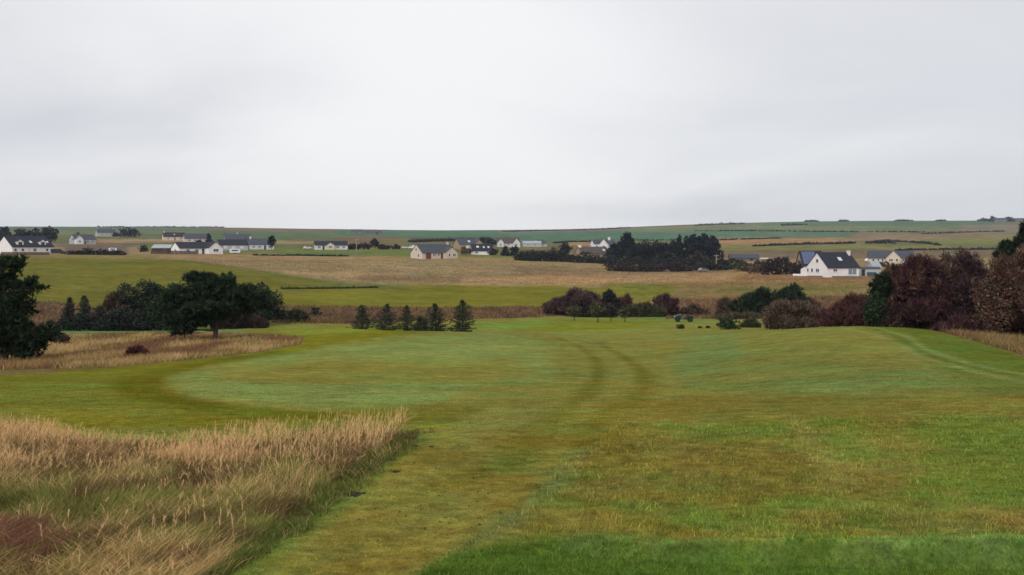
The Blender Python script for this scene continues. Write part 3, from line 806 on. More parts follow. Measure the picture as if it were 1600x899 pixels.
def sp(label, px, d, wpx, ytop, seed, group=None, cols=PINEB, dens=1.0, ragged=.0):
    """young spruce: whorls of drooping branches on a straight stem"""
    p = at(px, d)
    H = top_z(d, ytop) - p[2]; R = wpx / F * d / 2
    t = thing('spruce_tree', label, 'tree', p, 0, group)
    t.rotation_euler = (0, math.radians(random.Random(seed).uniform(-4, 4)), 0)
    r = np.random.default_rng(seed)
    mb = MB(); mb.tube([(0, 0, -.3), (0, 0, H * .5), (0, 0, H * .99)], [.05 * H ** .5, .03 * H ** .5, .012], 6)
    mb.build('trunk', M['bark'], t, True)
    Vs, Cs = [], []
    lv = 15
    for i in range(lv):
        f = i / (lv - 1)
        z = H * (.05 + .89 * f)
        nb = int(9 - 4 * f)
        R_ = R * (1 - f) ** .72 * (.62 + .55 * r.random()) + .05
        if i == 0: R_ *= .6
        for b in range(nb):
            a = 2 * math.pi * (b + r.random() * .8) / nb
            L = R_ * (.5 + .7 * r.random())
            dirv = np.array([math.cos(a), math.sin(a), -.10 + .32 * f])
            m = int(36 * dens * (1 - .6 * f)) + 6
            s = r.random(m) ** .6
            base = dirv[None] * (s * L)[:, None] + np.array([0, 0, z])[None] + np.array([0, 0, .10 * L])[None] * (s ** 2)[:, None]
            dd = dirv[None] * .8 + r.normal(0, .6, (m, 3)); dd[:, 2] += .05
            dd /= np.linalg.norm(dd, axis=1)[:, None]
            q = np.cross(dd, r.normal(size=(m, 3))); q /= np.linalg.norm(q, axis=1)[:, None] + 1e-9
            ln = (.12 + .20 * r.random(m))[:, None] * (H / 3.0) * (1.25 - .5 * s)[:, None]
            wd = .032 * H / 3.0
            Vs.append(np.stack([base - q * wd, base + q * wd, base + dd * ln], 1).reshape(-1, 3))
            c = np.array(cols[r.integers(len(cols))][:3])[None] * (.6 + .8 * r.random(m))[:, None]
            Cs.append(np.repeat(c, 3, 0))
    V = np.concatenate(Vs); C = np.concatenate(Cs)
    link_mesh('crown', tri_mesh('crown', V, np.arange(len(V)).reshape(-1, 3), C), M['leaf'], t)
    return t
G5 = 'young spruces in a row at the edge of the fairway'
SPC = [(.048,.060,.044,3), (.068,.082,.052,2), (.034,.042,.038,2)]
SPG = [(.068,.086,.042,3), (.052,.066,.040,2)]
sp('leftmost of the five young spruces, blue green with a ragged pointed top', 567, 93, 50, 476, 1, G5, SPC, 1.5)
sp('second young spruce from the left in the row, broad and dark', 603, 94, 62, 474, 2, G5, SPC, 1.5)
sp('slim young spruce in the middle of the row of five', 637, 95, 46, 477, 3, G5, SPC, 1.3)
sp('bushy dark young spruce with a brown shrub at its left, fourth in the row', 681, 95, 66, 474, 4, G5, SPC, 1.7)
sp('greenest and most regular spruce, at the right end of the row of five', 722, 95, 58, 468, 5, G5, SPG, 1.6)
bush('bush', 'small brown shrub filling the gap left of the fourth young spruce', 'bush', 658, 98, 26, 494, 'dome', 'twig', OLIVE, 61)

sp('small dark spruce nearest the left edge in the thicket behind the brown grass', 108, 93, 38, 464, 6, 'small spruces in the left thicket', PINEB, 1.3)
sp('small spruce with a thin leader, just left of the brown thicket bush', 134, 94, 36, 461, 7, 'small spruces in the left thicket', SPC, 1.3)
bush('bush', 'low dark scrub under the two small spruces in the left thicket', 'bush', 122, 91, 70, 490, 'wide', 'leaf', PINEB + HEDGE[:1], 62)
bush('bush', 'brown leafy bush between the small spruces and the dark thicket tree', 'bush', 172, 94, 78, 459, 'dome', 'twig', BROWN + HEDGE, 63, dens=1.6)
bush('tree', 'dark dense thicket tree with a patch of brown at its top left', 'tree', 224, 96, 104, 440, 'dome', 'leaf', PINEB, 64, dens=1.6, crown_name='crown')
bush('bush', 'brown topped shrub showing above the thicket left of the round pine', 'bush', 243, 100, 44, 446, 'dome', 'twig', BROWN, 65)
bush('bush', 'blue grey shrub at the foot of the dark thicket tree', 'bush', 192, 91, 90, 484, 'wide', 'leaf', PINEB + HEDGE[:1], 66, dens=1.4)
bush('tree', 'low spreading dark tree behind the round topped pine, on its left', 'tree', 278, 92, 96, 444, 'dome', 'leaf', PINE, 67, dens=1.6, crown_name='crown')
bush('tree', 'dark blue green tree behind the round topped pine, on its right', 'tree', 400, 100, 92, 444, 'dome', 'leaf', PINEB, 68, dens=1.4, crown_name='crown')
bush('bush', 'dull red bramble bank below the tree right of the round topped pine', 'bush', 376, 94, 90, 489, 'wide', 'twig', [(.075,.044,.040,3), (.055,.036,.036,2), (.10,.062,.048,1)], 69, dens=1.3)
bush('bush', 'olive scrub sloping down right of the left thicket', 'bush', 452, 108, 60, 482, 'wide', 'twig', OLIVE + HEDGE, 70)
bush('bush', 'small round dark green bush alone on the heath strip', 'bush', 494, 118, 21, 480, 'dome', 'leaf', PINEB, 71, row=495)
bush('bush', 'low dull red bush in the brown grass left of the round topped pine', 'bush', 215, 30, 36, 539, 'dome', 'twig', REDB, 72, row=557, dens=1.2)
bush('bush', 'grey shrub beside the brown grass right of the left edge pine', 'bush', 97, 58, 30, 521, 'dome', 'twig', BROWN, 73, row=540)
# ---- bushes at the far end of the fairway
bush('bush', 'large purple brown bush at the far end of the fairway, left of the dark pine', 'bush', 903, 154, 106, 452, 'dome', 'twig', PURPLE, 81, dens=1.5)
bush('bush', 'low purple bush at the left end of the far clump', 'bush', 868, 156, 40, 472, 'dome', 'twig', PLUM, 82, dens=1.3)
bush('pine_tree', 'small dark pine on the right shoulder of the large purple bush', 'tree', 952, 156, 26, 457, 'tree', 'pine', PINEB, 83, dens=1.5, crown_name='crown')
bush('bush', 'reddish shrub between the small dark pine and the olive bushes', 'bush', 976, 158, 26, 459, 'dome', 'twig', REDB, 84)
bush('bush', 'dark core of scrub behind the row of little fairway trees', 'bush', 928, 150, 70, 474, 'wide', 'leaf', HEDGE, 85)
bush('bush', 'olive and yellowish bushes right of the reddish shrub', 'bush', 1006, 152, 70, 473, 'wide', 'twig', OLIVE, 86, dens=1.2)
bush('bush', 'round purple bush behind the buggy at the far end of the fairway', 'bush', 1042, 157, 58, 460, 'dome', 'twig', PLUM, 87, dens=1.5)
bush('bush', 'low dull brown scrub behind the buggy, joining the purple bushes', 'bush', 1074, 160, 70, 484, 'wide', 'twig', BROWN, 78, gap=.36)
bush('bush', 'purple brown scrub filling in behind the little fairway trees', 'bush', 946, 157, 70, 468, 'wide', 'twig', PURPLE, 79, dens=1.1)
bush('bush', 'low bare scrub at the foot of the broad dark pines', 'bush', 1160, 140, 90, 488, 'wide', 'twig', BROWN + OLIVE[:1], 80, gap=.36)
bush('bush', 'faint brown bare shrub right of the buggy', 'bush', 1082, 158, 40, 474, 'dome', 'twig', BROWN, 88, gap=.42)
bush('bush', 'bare brown shrub just left of the broad dark pines', 'bush', 1134, 152, 34, 463, 'dome', 'twig', BROWN, 89, gap=.4)
GLT = 'little trees standing on the far fairway'
for i, (px, row, wpx, yt, lab) in enumerate([(897, 501, 28, 478, 'little olive tree on the fairway, leftmost of the four'),
                                       (933, 504, 32, 473, 'little olive tree with the fullest crown, second of the four on the fairway'),
                                       (956, 502, 26, 478, 'little dark green tree on the fairway, third of the four'),
                                       (975, 503, 22, 480, 'little thin tree on the fairway, rightmost of the four')]):
    bush('tree', lab, 'tree', px, 110, wpx, yt, 'tree', 'leaf', OLIVE if i != 2 else HEDGE, 90 + i, GLT, row=row, dens=1.0, nstem=1, gap=.36, crown_name='crown')
bush('pine_tree', 'broad dark pine with a flat top, left half of the pair by the fairway end', 'tree', 1190, 146, 78, 455, 'dome', 'pine', PINE, 95, dens=1.4, crown_name='crown')
bush('pine_tree', 'broad dark pine, taller right half of the pair by the fairway end', 'tree', 1236, 148, 60, 448, 'dome', 'pine', PINE, 96, dens=1.4, crown_name='crown')
bush('bush', 'bare dark shrub right of the brown dome shaped bush', 'bush', 1270, 118, 30, 468, 'dome', 'twig', PURPLE, 97)
bush('bush', 'brown dome shaped bush rising behind the fairway crest', 'bush', 1233, 96, 92, 470, 'dome', 'twig', BROWN, 98, dens=1.6)
bush('bush', 'bright green low bush at the fairway crest', 'bush', 1139, 96, 40, 495, 'dome', 'leaf', GREENB, 99, dens=1.3)
bush('bush', 'thin olive scrub between the bright green bush and the brown dome bush', 'bush', 1172, 106, 34, 497, 'wide', 'twig', OLIVE, 100)
bush('bush', 'tiny green bush on the fairway in front of the buggy', 'bush', 1064, 88, 17, 506.5, 'dome', 'leaf', GREENB, 101, row=514)
bush('bush', 'tiny tuft of scrub right of the bush in front of the buggy', 'bush', 1094, 88, 6, 510.5, 'dome', 'leaf', OLIVE, 102, row=513)
bush('bush', 'tiny tuft of scrub left of the bright green bush', 'bush', 1106, 88, 6, 510.2, 'dome', 'leaf', GREENB, 103, row=513)
bush('bush', 'dull red bush behind the crest left of the dark evergreen', 'bush', 1332, 84, 98, 459, 'dome', 'twig', REDB, 104, dens=1.6)
# ---- the autumn trees on the right
bush('evergreen_tree', 'dark green evergreen at the left end of the autumn trees', 'tree', 1382, 60, 66, 425, 'dome', 'pine', PINE, 111, dens=1.5, gap=.25, crown_name='crown')
bush('bush', 'dark green skirt of evergreen below the purple tree', 'bush', 1374, 59, 48, 455, 'dome', 'leaf', PINE, 112, dens=1.3)
bush('tree', 'plum coloured tree with the darkest leaves, next to the evergreen', 'tree', 1434, 59, 116, 400, 'dome', 'twig', PLUM, 113, dens=1.8, gap=.25, crown_name='crown')
bush('tree', 'russet brown tree in the middle of the autumn trees', 'tree', 1478, 60, 128, 403, 'dome', 'twig', BROWN + PLUM[:1], 114, dens=1.6, gap=.27, crown_name='crown')
bush('tree', 'small olive topped evergreen above the autumn trees', 'tree', 1492, 64, 62, 390, 'dome', 'leaf', OLIVE[1:2] + PINE, 115, crown_name='crown')
bush('tree', 'purple tree with thin bare twigs between the two russet trees', 'tree', 1526, 59, 128, 398, 'dome', 'twig', PURPLE, 116, dens=1.7, gap=.27, crown_name='crown')
bush('tree', 'largest russet tree, bright leaves, at the right edge', 'tree', 1592, 56, 130, 386, 'dome', 'twig', RUSSET, 117, dens=1.9, gap=.25, crown_name='crown')
bush('tree', 'low russet tree in front of the purple one', 'tree', 1552, 55, 84, 428, 'dome', 'leaf', RUSSET, 118, dens=1.0, gap=.3, crown_name='crown')
bush('bush', 'dark twiggy undergrowth along the foot of the russet trees', 'bush', 1552, 56, 190, 484, 'wide', 'twig', PLUM, 119, dens=1.3)
bush('bush', 'dark undergrowth at the foot of the plum coloured tree', 'bush', 1440, 59, 120, 470, 'wide', 'twig', PURPLE, 120, dens=1.3)
bush('tree', 'russet tree cut off at the right edge, behind the tall dry grass', 'tree', 1660, 53, 120, 400, 'dome', 'twig', RUSSET, 121, dens=1.2, crown_name='crown')
bush('pine_tree', 'tall dark pine behind the russet tree at the right edge', 'tree', 1602, 62, 92, 348, 'tree', 'pine', PINE, 122, dens=1.2, crown_name='crown')

# ------------------------------------------------------------------ distant trees, woods, hedges
def far(name, label, px, row, wpx, ytop, kind='dome', cols=FARPINE, seed=0, group=None, cat='tree', style='leaf', dmin=200, dens=1.0, depth=.8, gap=.26):
    return bush(name, label, cat, px, dmin, wpx, ytop, kind, style, cols, seed, group, row=row, dens=dens, depth=depth, gap=gap, nstem=1, crown_name='crown' if cat == 'tree' else 'foliage')
GW = 'trees of the wood behind the brown gabled cottage'
for i, (px, row, wpx, yt, kd, lab) in enumerate([
        (979, 411, 34, 363.5, 'tree', 'tallest dark tree of the wood, at its left end'),
        (1003, 411, 40, 375, 'dome', 'round dark tree right of the tallest tree of the wood'),
        (1031, 411, 36, 376, 'dome', 'dark tree in the low middle of the wood, above the hedge'),
        (1052, 411, 30, 377, 'tree', 'dark tree behind the small grey shed roof'),
        (1061, 409, 20, 367, 'conifer', 'narrow pointed conifer above the small grey shed roof'),
        (1083, 408, 34, 367, 'tree', 'dark conifer at the left of the tall square block of wood'),
        (1100, 408, 32, 366, 'tree', 'dark conifer at the top of the tall square block of wood'),
        (1114, 408, 26, 369, 'tree', 'dark conifer at the right end of the wood'),
        (958, 404, 20, 379, 'dome', 'small dark tree between the white gabled house and the wood')]):
    far('dark_tree', lab, px, row, wpx, yt, kd, FARPINE, 200 + i, GW, dens=1.2)
far('tree', 'broad mass of dark branches filling the low middle of the wood', 1020, 412, 90, 381, 'wide', FARPINE, 209, None, dens=1.5)
far('tree', 'dark mass of branches at the foot of the tall square block of wood', 1096, 410, 66, 377, 'wide', FARPINE, 208, None, dens=1.5)
far('bush', 'brown bush at the foot of the tall block of wood', 1090, 412, 36, 391, 'dome', HEDGEP, 211, None, 'bush')
far('bush', 'dark bush left of the small grey shed roof', 1040, 414, 44, 394, 'wide', HEDGE, 212, None, 'bush')
far('bush', 'dark green bush bank right of the small grey shed roof', 1080, 419, 40, 402, 'wide', HEDGE, 213, None, 'bush')
far('bush', 'dark bush bank below the low purple grey roof', 1122, 421, 50, 405, 'wide', HEDGE, 214, None, 'bush')
far('bush', 'grey green bush left of the plum coloured bushes by the white house', 1158, 424, 36, 409, 'dome', OLIVE, 215, None, 'bush')
far('bush', 'pale brown bush in front of the low roof near the white house', 1178, 428, 26, 411, 'dome', BROWN, 216, None, 'bush')
far('bush', 'plum coloured bushes beside the white house with solar panels', 1218, 429, 62, 402, 'wide', HEDGEP, 217, None, 'bush', dens=1.3)
far('bush', 'dark hedge bush just left of the white house gable', 1242, 429.5, 30, 408, 'dome', HEDGEP, 218, None, 'bush')
far('bush', 'low dark scrub behind the grey car, below the wood', 1112, 423, 60, 411, 'wide', HEDGE, 205, None, 'bush', dens=1.3)
far('bush', 'dark scrub joining the wood to the low purple grey roof', 1142, 418, 56, 404, 'wide', HEDGEP, 206, None, 'bush', dens=1.3)
far('bush', 'dull purple scrub in front of the low purple grey roof', 1190, 424, 50, 408, 'wide', HEDGEP, 207, None, 'bush', dens=1.3)
far('bush', 'dark green bush hiding the right end of the brown gabled cottage', 962, 405, 34, 388, 'dome', FARPINE, 204, None, 'bush', dens=1.3)
far('bush', 'brown bush left of the brown gabled cottage', 866, 402, 20, 386, 'dome', BROWN, 219, None, 'bush', dmin=380)
far('tree', 'dark square topped tree left of the brown gabled cottage', 884, 402, 26, 380, 'tree', FARPINE, 220, None, dmin=380)
far('tree', 'dark tree behind the left part of the cottage hedge', 838, 404, 16, 396, 'dome', HEDGE, 221, None, dmin=360)
G3 = 'dark trees in front of the far white gabled house'
far('dark_tree', 'dark spruce in front of the far white gabled house, left of two', 790, 400, 20, 384, 'conifer', FARPINE, 222, G3)
far('dark_tree', 'dark tree in front of the far white gabled house, right of two', 805, 400, 18, 383.5, 'dome', FARPINE, 223, G3)
far('bush', 'brown bush between the cream bungalow and the dark roofed cottage', 728, 398, 22, 386, 'dome', BROWN, 224, None, 'bush')
far('bush', 'dark brown bush right of the dark roofed cottage with three rooflights', 772, 399, 16, 388, 'dome', HEDGEP, 225, None, 'bush')
far('tree', 'wide band of dark trees behind the tan gabled house', 756, 383, 50, 371, 'wide', FARPINE, 226, None, 'tree', dmin=420)
far('tree', 'grey trees around the far white gabled house', 796, 381, 26, 371.5, 'dome', HEDGEP, 227, None, 'tree', dmin=420)
GR = 'dark trees in the row right of the long low house'
for i, (px, row, wpx, yt, lab) in enumerate([(552, 390, 28, 381, 'low dark tree at the left end of the row by the long low house'),
        (568, 390, 28, 379.5, 'dark tree left of the tallest in the row by the long low house'),
        (586, 390, 17, 373, 'tallest dark tree in the row by the long low house'),
        (601, 390, 30, 381, 'low dark tree at the right end of the row by the long low house')]):
    far('dark_tree', lab, px, row, wpx, yt, 'dome' if i != 2 else 'tree', FARPINE, 230 + i, GR, dmin=350)
far('bush', 'small dark bush alone between the tree row and the white van', 620, 389.5, 11, 382, 'dome', FARPINE, 235, None, 'bush', dmin=350)
far('tree', 'dark tree at the right end of the grey roofed row of cottages', 425, 391, 17, 369, 'tree', FARPINE, 236)
far('tree', 'dark tree left of the grey roofed row of cottages', 391, 388, 18, 371, 'dome', FARPINE, 237)
far('tree', 'dark pointed tree at the right end of the second far cottage', 327, 380, 13, 364.5, 'conifer', FARPINE, 238, dmin=400)
far('bush', 'low dark bush in front of the second far cottage', 310, 381, 12, 376, 'dome', FARPINE, 239, None, 'bush', dmin=400)
far('tree', 'isolated round dark clump of trees on the far left slope', 201, 371, 33, 355.5, 'dome', FARPINE, 240, dmin=400)
far('bush', 'pale bushes beside the far farmhouse on the left slope', 181, 370, 14, 364, 'dome', HEDGE, 241, None, 'bush', dmin=400)
far('tree', 'dark tree right behind the small house on the left', 120, 379, 11, 364, 'dome', FARPINE, 242, dmin=350)
GL = 'dark wood behind the long white house at the left edge'
for i, (px, row, wpx, yt, lab) in enumerate([(8, 380, 36, 355, 'dark tree of the left wood cut off by the left edge'), (30, 380, 34, 358, 'dark tree of the left wood behind the first dormer'),
        (54, 380, 34, 357, 'dark tree of the left wood behind the second dormer'), (78, 379, 26, 353.5, 'tallest dark tree at the right end of the left wood')]):
    far('dark_tree', lab, px, row, wpx, yt, 'dome', FARPINE, 250 + i, GL, dmin=380, dens=1.2)
far('bush', 'dark bush against the shed left of the white L shaped bungalow', 226, 394, 16, 382, 'dome', HEDGE, 255, None, 'bush')
far('bush', 'dark evergreen bush between the white house garage and the autumn trees', 1388, 428, 11, 411, 'conifer', PINE, 256, None, 'bush', dmin=240)
far('bush', 'pale brown bush in front of the cream bungalow with a central gable', 1378, 417, 22, 408, 'dome', BROWN, 257, None, 'bush', dmin=270)
far('bush', 'olive bush at the right end of the cream bungalow with a central gable', 1424, 416, 22, 402, 'dome', OLIVE, 258, None, 'bush', dmin=270)
GS = 'bushes on the skyline right of centre'
for i, (px, row, wpx, yt, lab) in enumerate([(1268, 346.5, 24, 344.6, 'low dark bushes on the skyline above the white house'),
        (1318, 346.2, 18, 344.4, 'small dark bush on the skyline right of the white house roof'),
        (1411, 345.8, 30, 343.6, 'long low bush on the skyline above the cream bungalow with a central gable'),
        (1470, 345.8, 18, 344, 'dark bush on the skyline well left of the hilltop farm'),
        (1539, 346, 20, 341.5, 'dark bush on the skyline next to the hilltop farm')]):
    far('skyline_bush', lab, px, row, wpx, yt, 'wide', FARPINE, 260 + i, GS, 'bush', dmin=1200)

far('dark_tree', 'dark trees on the skyline left of the hilltop farmhouse', 1552, 347, 14, 338, 'dome', FARPINE, 271, None, 'tree', dmin=1200)
far('dark_tree', 'dark tree on the skyline right of the hilltop farmhouse', 1576, 347, 18, 339.5, 'wide', FARPINE, 272, None, 'tree', dmin=1200)
def hedge(name, label, pts, hpx, cols, seed, group=None, dmin=300, dens=1.0, cat='hedge', ragged=.5, kgap=0.0):
    P = [hit(px, row, dmin) for px, row in pts]
    B = []
    r = random.Random(seed)
    o = P[0]
    for a, b in zip(P[:-1], P[1:]):
        L = np.linalg.norm(b - a); h0 = hpx / F * (a[1] + b[1]) / 2
        n = max(3, int(L / (h0 * .62)))
        for i in range(n):
            t = (i + r.random() * .8) / n
            q = a + (b - a) * t
            z = float(zat(np.array([q[0]]), np.array([q[1]]))[0])
            h = h0 * (1 - ragged + ragged * 1.5 * r.random())
            if kgap and r.random() < kgap: continue
            B.append((q[0] - o[0], q[1] - o[1] + r.uniform(-.3, .3) * h, z - o[2] + h * .42, h0 * r.uniform(.7, 1.1), h0 * .6, h * .58))
    d = np.mean([p[1] for p in P]); pm = px_m(d)
    area = sum(b[3] * b[5] * 3 for b in B) / pm / pm
    V, T, C = crown_arrays(B, int(min(14000, max(150, area * 2.6 * dens))), pm * 1.7, 'leaf', cols, seed, gap=.16, gfreq=.5 / max(.3, B[0][3]), floor_z=-1e9)
    me = tri_mesh(name, V, T, C)
    ob = link_mesh(name, me, M['leaf'])
    ob.location = o
    return tag(ob, label, cat, group)
hedge('garden_hedge', 'dark hedge in front of the brown gabled cottage, below its roof', [(812, 407.5), (870, 408.5), (930, 411.5), (958, 413)], 14, HEDGE, 301, dmin=330, dens=1.2)
hedge('garden_hedge', 'dark hedge along the foot of the wood', [(950, 413.5), (1010, 415.5), (1070, 418), (1110, 420)], 12, HEDGE, 302, dmin=320, dens=1.2)
hedge('field_hedge', 'purple brown hedge at the edge of the tan field below the wood', [(958, 423.5), (1000, 425), (1082, 424)], 12, HEDGEP, 303, dmin=280, dens=1.2)
hedge('field_hedge', 'dark hedge line across the hill field above the white house', [(1178, 385.5), (1215, 384), (1260, 382.5), (1335, 381)], 2.9, FARPINE, 304, dmin=480, ragged=.8, kgap=.1)
hedge('field_hedge', 'dark scrubby hedge sloping down the hill right of the white house', [(1354, 381), (1385, 377.5), (1420, 379), (1470, 384)], 2.5, HEDGEP + FARPINE, 305, dmin=480, ragged=.95, kgap=.3)
far('bush', 'thick dark scrub at the left end of the hedge sloping down the hill', 1378, 381, 44, 375.8, 'wide', FARPINE, 273, None, 'bush', dmin=480)
hedge('field_hedge', 'thin dark hedge between the two green hill fields, above the wood', [(1085, 361.5), (1200, 361.5), (1340, 363), (1445, 363.5)], 1.5, FARPINE, 306, dmin=900, ragged=.8, kgap=.25)
hedge('field_hedge', 'dark line of hedge at the top of the hill, right of centre', [(1085, 353), (1115, 351.5), (1165, 350)], 1.9, FARPINE, 307, dmin=1400)
hedge('field_hedge', 'short dark hedge high on the hill above the solar panels', [(1222, 353), (1262, 352)], 2.4, FARPINE, 308, dmin=1200)
hedge('field_hedge', 'thin hedge at the foot of the bright green hill field above the wood', [(985, 376), (1050, 376), (1130, 375.5), (1220, 373)], 1.6, FARPINE, 309, dmin=700, ragged=.8, kgap=.25)
hedge('field_hedge', 'dark hedge above the far white house with a chimney', [(865, 380.5), (895, 378.5), (930, 378)], 2, FARPINE, 310, dmin=600)
hedge('field_hedge', 'grey scrub line on the slope above the cream bungalow', [(640, 379), (700, 377), (740, 376)], 4, HEDGEP, 311, dmin=600)
hedge('field_hedge', 'dark field edge hedge left of the cream bungalow', [(395, 399.5), (450, 400), (545, 401)], 2.2, HEDGE, 312, dmin=300)
hedge('field_hedge', 'low green hedge bank at the left end of the yellow green field', [(440, 452), (500, 451.5), (590, 450)], 2.6, [(.075,.088,.032,3), (.058,.070,.028,2)], 313, dmin=150)
hedge('field_hedge', 'brown hedge bank right of the dark car, along the top of the green field', [(108, 398), (150, 398.5), (196, 398.5)], 10, HEDGEP, 314, dmin=260)
hedge('field_hedge', 'purple scrub line on the right slope below the skyline farm', [(1400, 392), (1480, 391), (1570, 390)], 3, HEDGEP, 315, dmin=480)
hedge('field_hedge', 'dark line along the ridge at the centre of the skyline', [(785, 362.5), (860, 361), (940, 359), (985, 356.5)], 1.2, FARPINE, 316, dmin=1500)
hedge('field_hedge', 'thin dark hedge on the left skyline', [(150, 355.5), (250, 355.3), (350, 356)], 1.2, FARPINE, 317, dmin=1500)
hedge('field_hedge', 'thin dark hedge high on the right slope', [(1440, 366), (1500, 364), (1570, 362)], 1.5, HEDGEP, 318, dmin=900, ragged=.8, kgap=.25)

# ------------------------------------------------------------------ houses
def view_az(px):
    return math.atan((px - CX) / F)
class House:
    """x along the ridge, front facade at -y; yaw is measured against the line of sight"""
    def __init__(s, label, px, row, yaw, L, W, hw, hr, wall='white', roof='slate', name='house', cat='house', dmin=230, group=None, d=None, over=.3, drop=0.0):
        s.p = hit(px, row, dmin) if d is None else at(px, d)
        s.p = s.p - np.array([0, 0, drop])
        rz = math.radians(yaw) - view_az(px)
        s.t = thing(name, label, cat, s.p, rz, group)
        s.L, s.W, s.hw, s.hr = L, W, hw, hr
        s.wall, s.roof = wall, roof
        s.faces = {'front': (np.array((0, -W / 2, 0.)), np.array((1., 0, 0)), np.array((0, -1., 0))),
                   'left': (np.array((-L / 2, 0, 0.)), np.array((0, -1., 0)), np.array((-1., 0, 0))),
                   'right': (np.array((L / 2, 0, 0.)), np.array((0, 1., 0)), np.array((1., 0, 0)))}
        mb = MB(); mb.prism([(-W / 2, -2), (W / 2, -2), (W / 2, hw), (0, hw + hr), (-W / 2, hw)], -L / 2, L / 2)
        mb.build('wall', M[wall], s.t)
        mr = MB(); mr.chevron(W, hw, hr, -L / 2 - .22, L / 2 + .22, over)
        s.roof_o = mr.build('roof', M[roof], s.t)
    def win(s, face, u, z, w, h, glass='glass', fr='frame', name='window'):
        o, a, n = s.faces[face]
        c = o + a * u + np.array((0, 0, z)) + n * .0
        up = np.array((0, 0, 1.))
        mb = MB(); mb.obox(c, a, n, up, w / 2, .07, h / 2)
        mb.obox(c - up * (h / 2 + .05) + n * .05, a, n, up, w / 2 + .1, .09, .05)
        f = mb.build(name, M[fr], s.t)
        b = min(.13, w * .13)
        m2 = MB()
        if w > 1.3:
            m2.obox(c - a * (w / 4 - b * .1), a, n, up, w / 4 - b * .8, .085, h / 2 - b)
            m2.obox(c + a * (w / 4 - b * .1), a, n, up, w / 4 - b * .8, .085, h / 2 - b)
        else:
            m2.obox(c, a, n, up, w / 2 - b, .085, h / 2 - b)
        m2.build('pane', M[glass], f)
        return s
    def door(s, face, u, w=1.0, h=2.1, mat='red', name='door'):
        o, a, n = s.faces[face]
        up = np.array((0, 0, 1.))
        mb = MB(); mb.obox(o + a * u + up * (h / 2 - .3), a, n, up, w / 2, .06, h / 2 + .3)
        d_ = mb.build(name, M[mat], s.t)
        m2 = MB(); m2.obox(o + a * (u + w * .36) + up * 1.0 + n * .08, a, n, up, .05, .05, .08)
        m2.build('handle', M['metal'], d_)
        return s
    def slope(s, x, t, side=-1):
        m = s.hr / (s.W / 2)
        y = side * s.W / 2 * (1 - t); z = s.hw + s.hr * t + .16
        ay = np.array((0, -side * 1.0, m)); ay /= np.linalg.norm(ay)
        nn = np.array((0, side * m, 1.0)); nn /= np.linalg.norm(nn)
        return np.array((x, y, z)), np.array((1., 0, 0)), ay, nn
    def skylight(s, x, t, w=.9, h=1.2, side=-1):
        c, ax, ay, n = s.slope(x, t, side)
        mb = MB(); mb.obox(c, ax, ay, n, w / 2, h / 2, .09)
        f = mb.build('skylight', M['frame'], s.t)
        m2 = MB(); m2.obox(c, ax, ay, n, w / 2 - .1, h / 2 - .1, .105)
        m2.build('pane', M['skyglass'], f)
        return s
    def panels(s, x0, x1, nx, ny, t0=.1, t1=.92, side=-1):
        sl = math.hypot(s.hr, s.W / 2) * (t1 - t0)
        for i in range(nx):
            for j in range(ny):
                x = x0 + (x1 - x0) * (i + .5) / nx
                c, ax, ay, n = s.slope(x, t0 + (t1 - t0) * (j + .5) / ny, side)
                mb = MB(); mb.obox(c + n * .06, ax, ay, n, (x1 - x0) / nx / 2 - .03, sl / ny / 2 - .03, .05)
                mb.build('solar_panel', M['solar'], s.t)
        return s
    def chimney(s, x, w=.9, d=.8, h=1.1, mat=None, y=0.0, base=None):
        z1 = s.hw + s.hr + h
        zb = s.hw + s.hr * .45 if base is None else base
        mb = MB(); mb.box(x - w / 2, x + w / 2, y - d / 2, y + d / 2, zb, z1)
        mb.box(x - w / 2 - .06, x + w / 2 + .06, y - d / 2 - .06, y + d / 2 + .06, z1 + .001, z1 + .12)
        c = mb.build('chimney', M[mat or s.wall], s.t)
        m2 = MB(); m2.tube([(x, y, z1 + .12), (x, y, z1 + .5)], [.14, .11], 8); m2.build('chimney_pot', M['tan'], c)
        return s
    def dormer(s, x, w=2.0, h=1.7, hr=.8, out=.7, wall=None):
        y0 = -s.W / 2 + out; zb = s.hw + .35
        mb = MB(); mb.prism([(x - w / 2, zb - .4), (x + w / 2, zb - .4), (x + w / 2, zb + h), (x, zb + h + hr), (x - w / 2, zb + h)], y0, y0 + 2.6, 'y')
        d_ = mb.build('dormer', M[wall or s.wall], s.t)
        m2 = MB(); m2.chevron(w, zb + h, hr, y0 - .15, y0 + 2.9, .12, .1, 'y', x); m2.build('dormer_roof', M[s.roof], d_)
        m3 = MB(); m3.box(x - w * .28, x + w * .28, y0 - .03, y0 + .1, zb + .35, zb + h - .1); m3.build('dormer_window', M['glass'], d_)
        return s
    def wing(s, x, w, proj, hw, hr, wins=(), doors=(), into=0.0, wall=None, chim=False):
        y0 = -s.W / 2 - proj
        mb = MB(); mb.prism([(x - w / 2, -2.01), (x + w / 2, -2.01), (x + w / 2, hw), (x, hw + hr), (x - w / 2, hw)], y0, into, 'y')
        g = mb.build('gabled_wing', M[wall or s.wall], s.t)
        m2 = MB(); m2.chevron(w, hw, hr, y0 - .22, into + .1, .25, .15, 'y', x); m2.build('wing_roof', M[s.roof], g)
        s.faces['wing'] = (np.array((x, y0, 0.)), np.array((1., 0, 0)), np.array((0, -1., 0)))
        for q in wins: s.win('wing', *q)
        for q in doors: s.door('wing', *q)
        return s

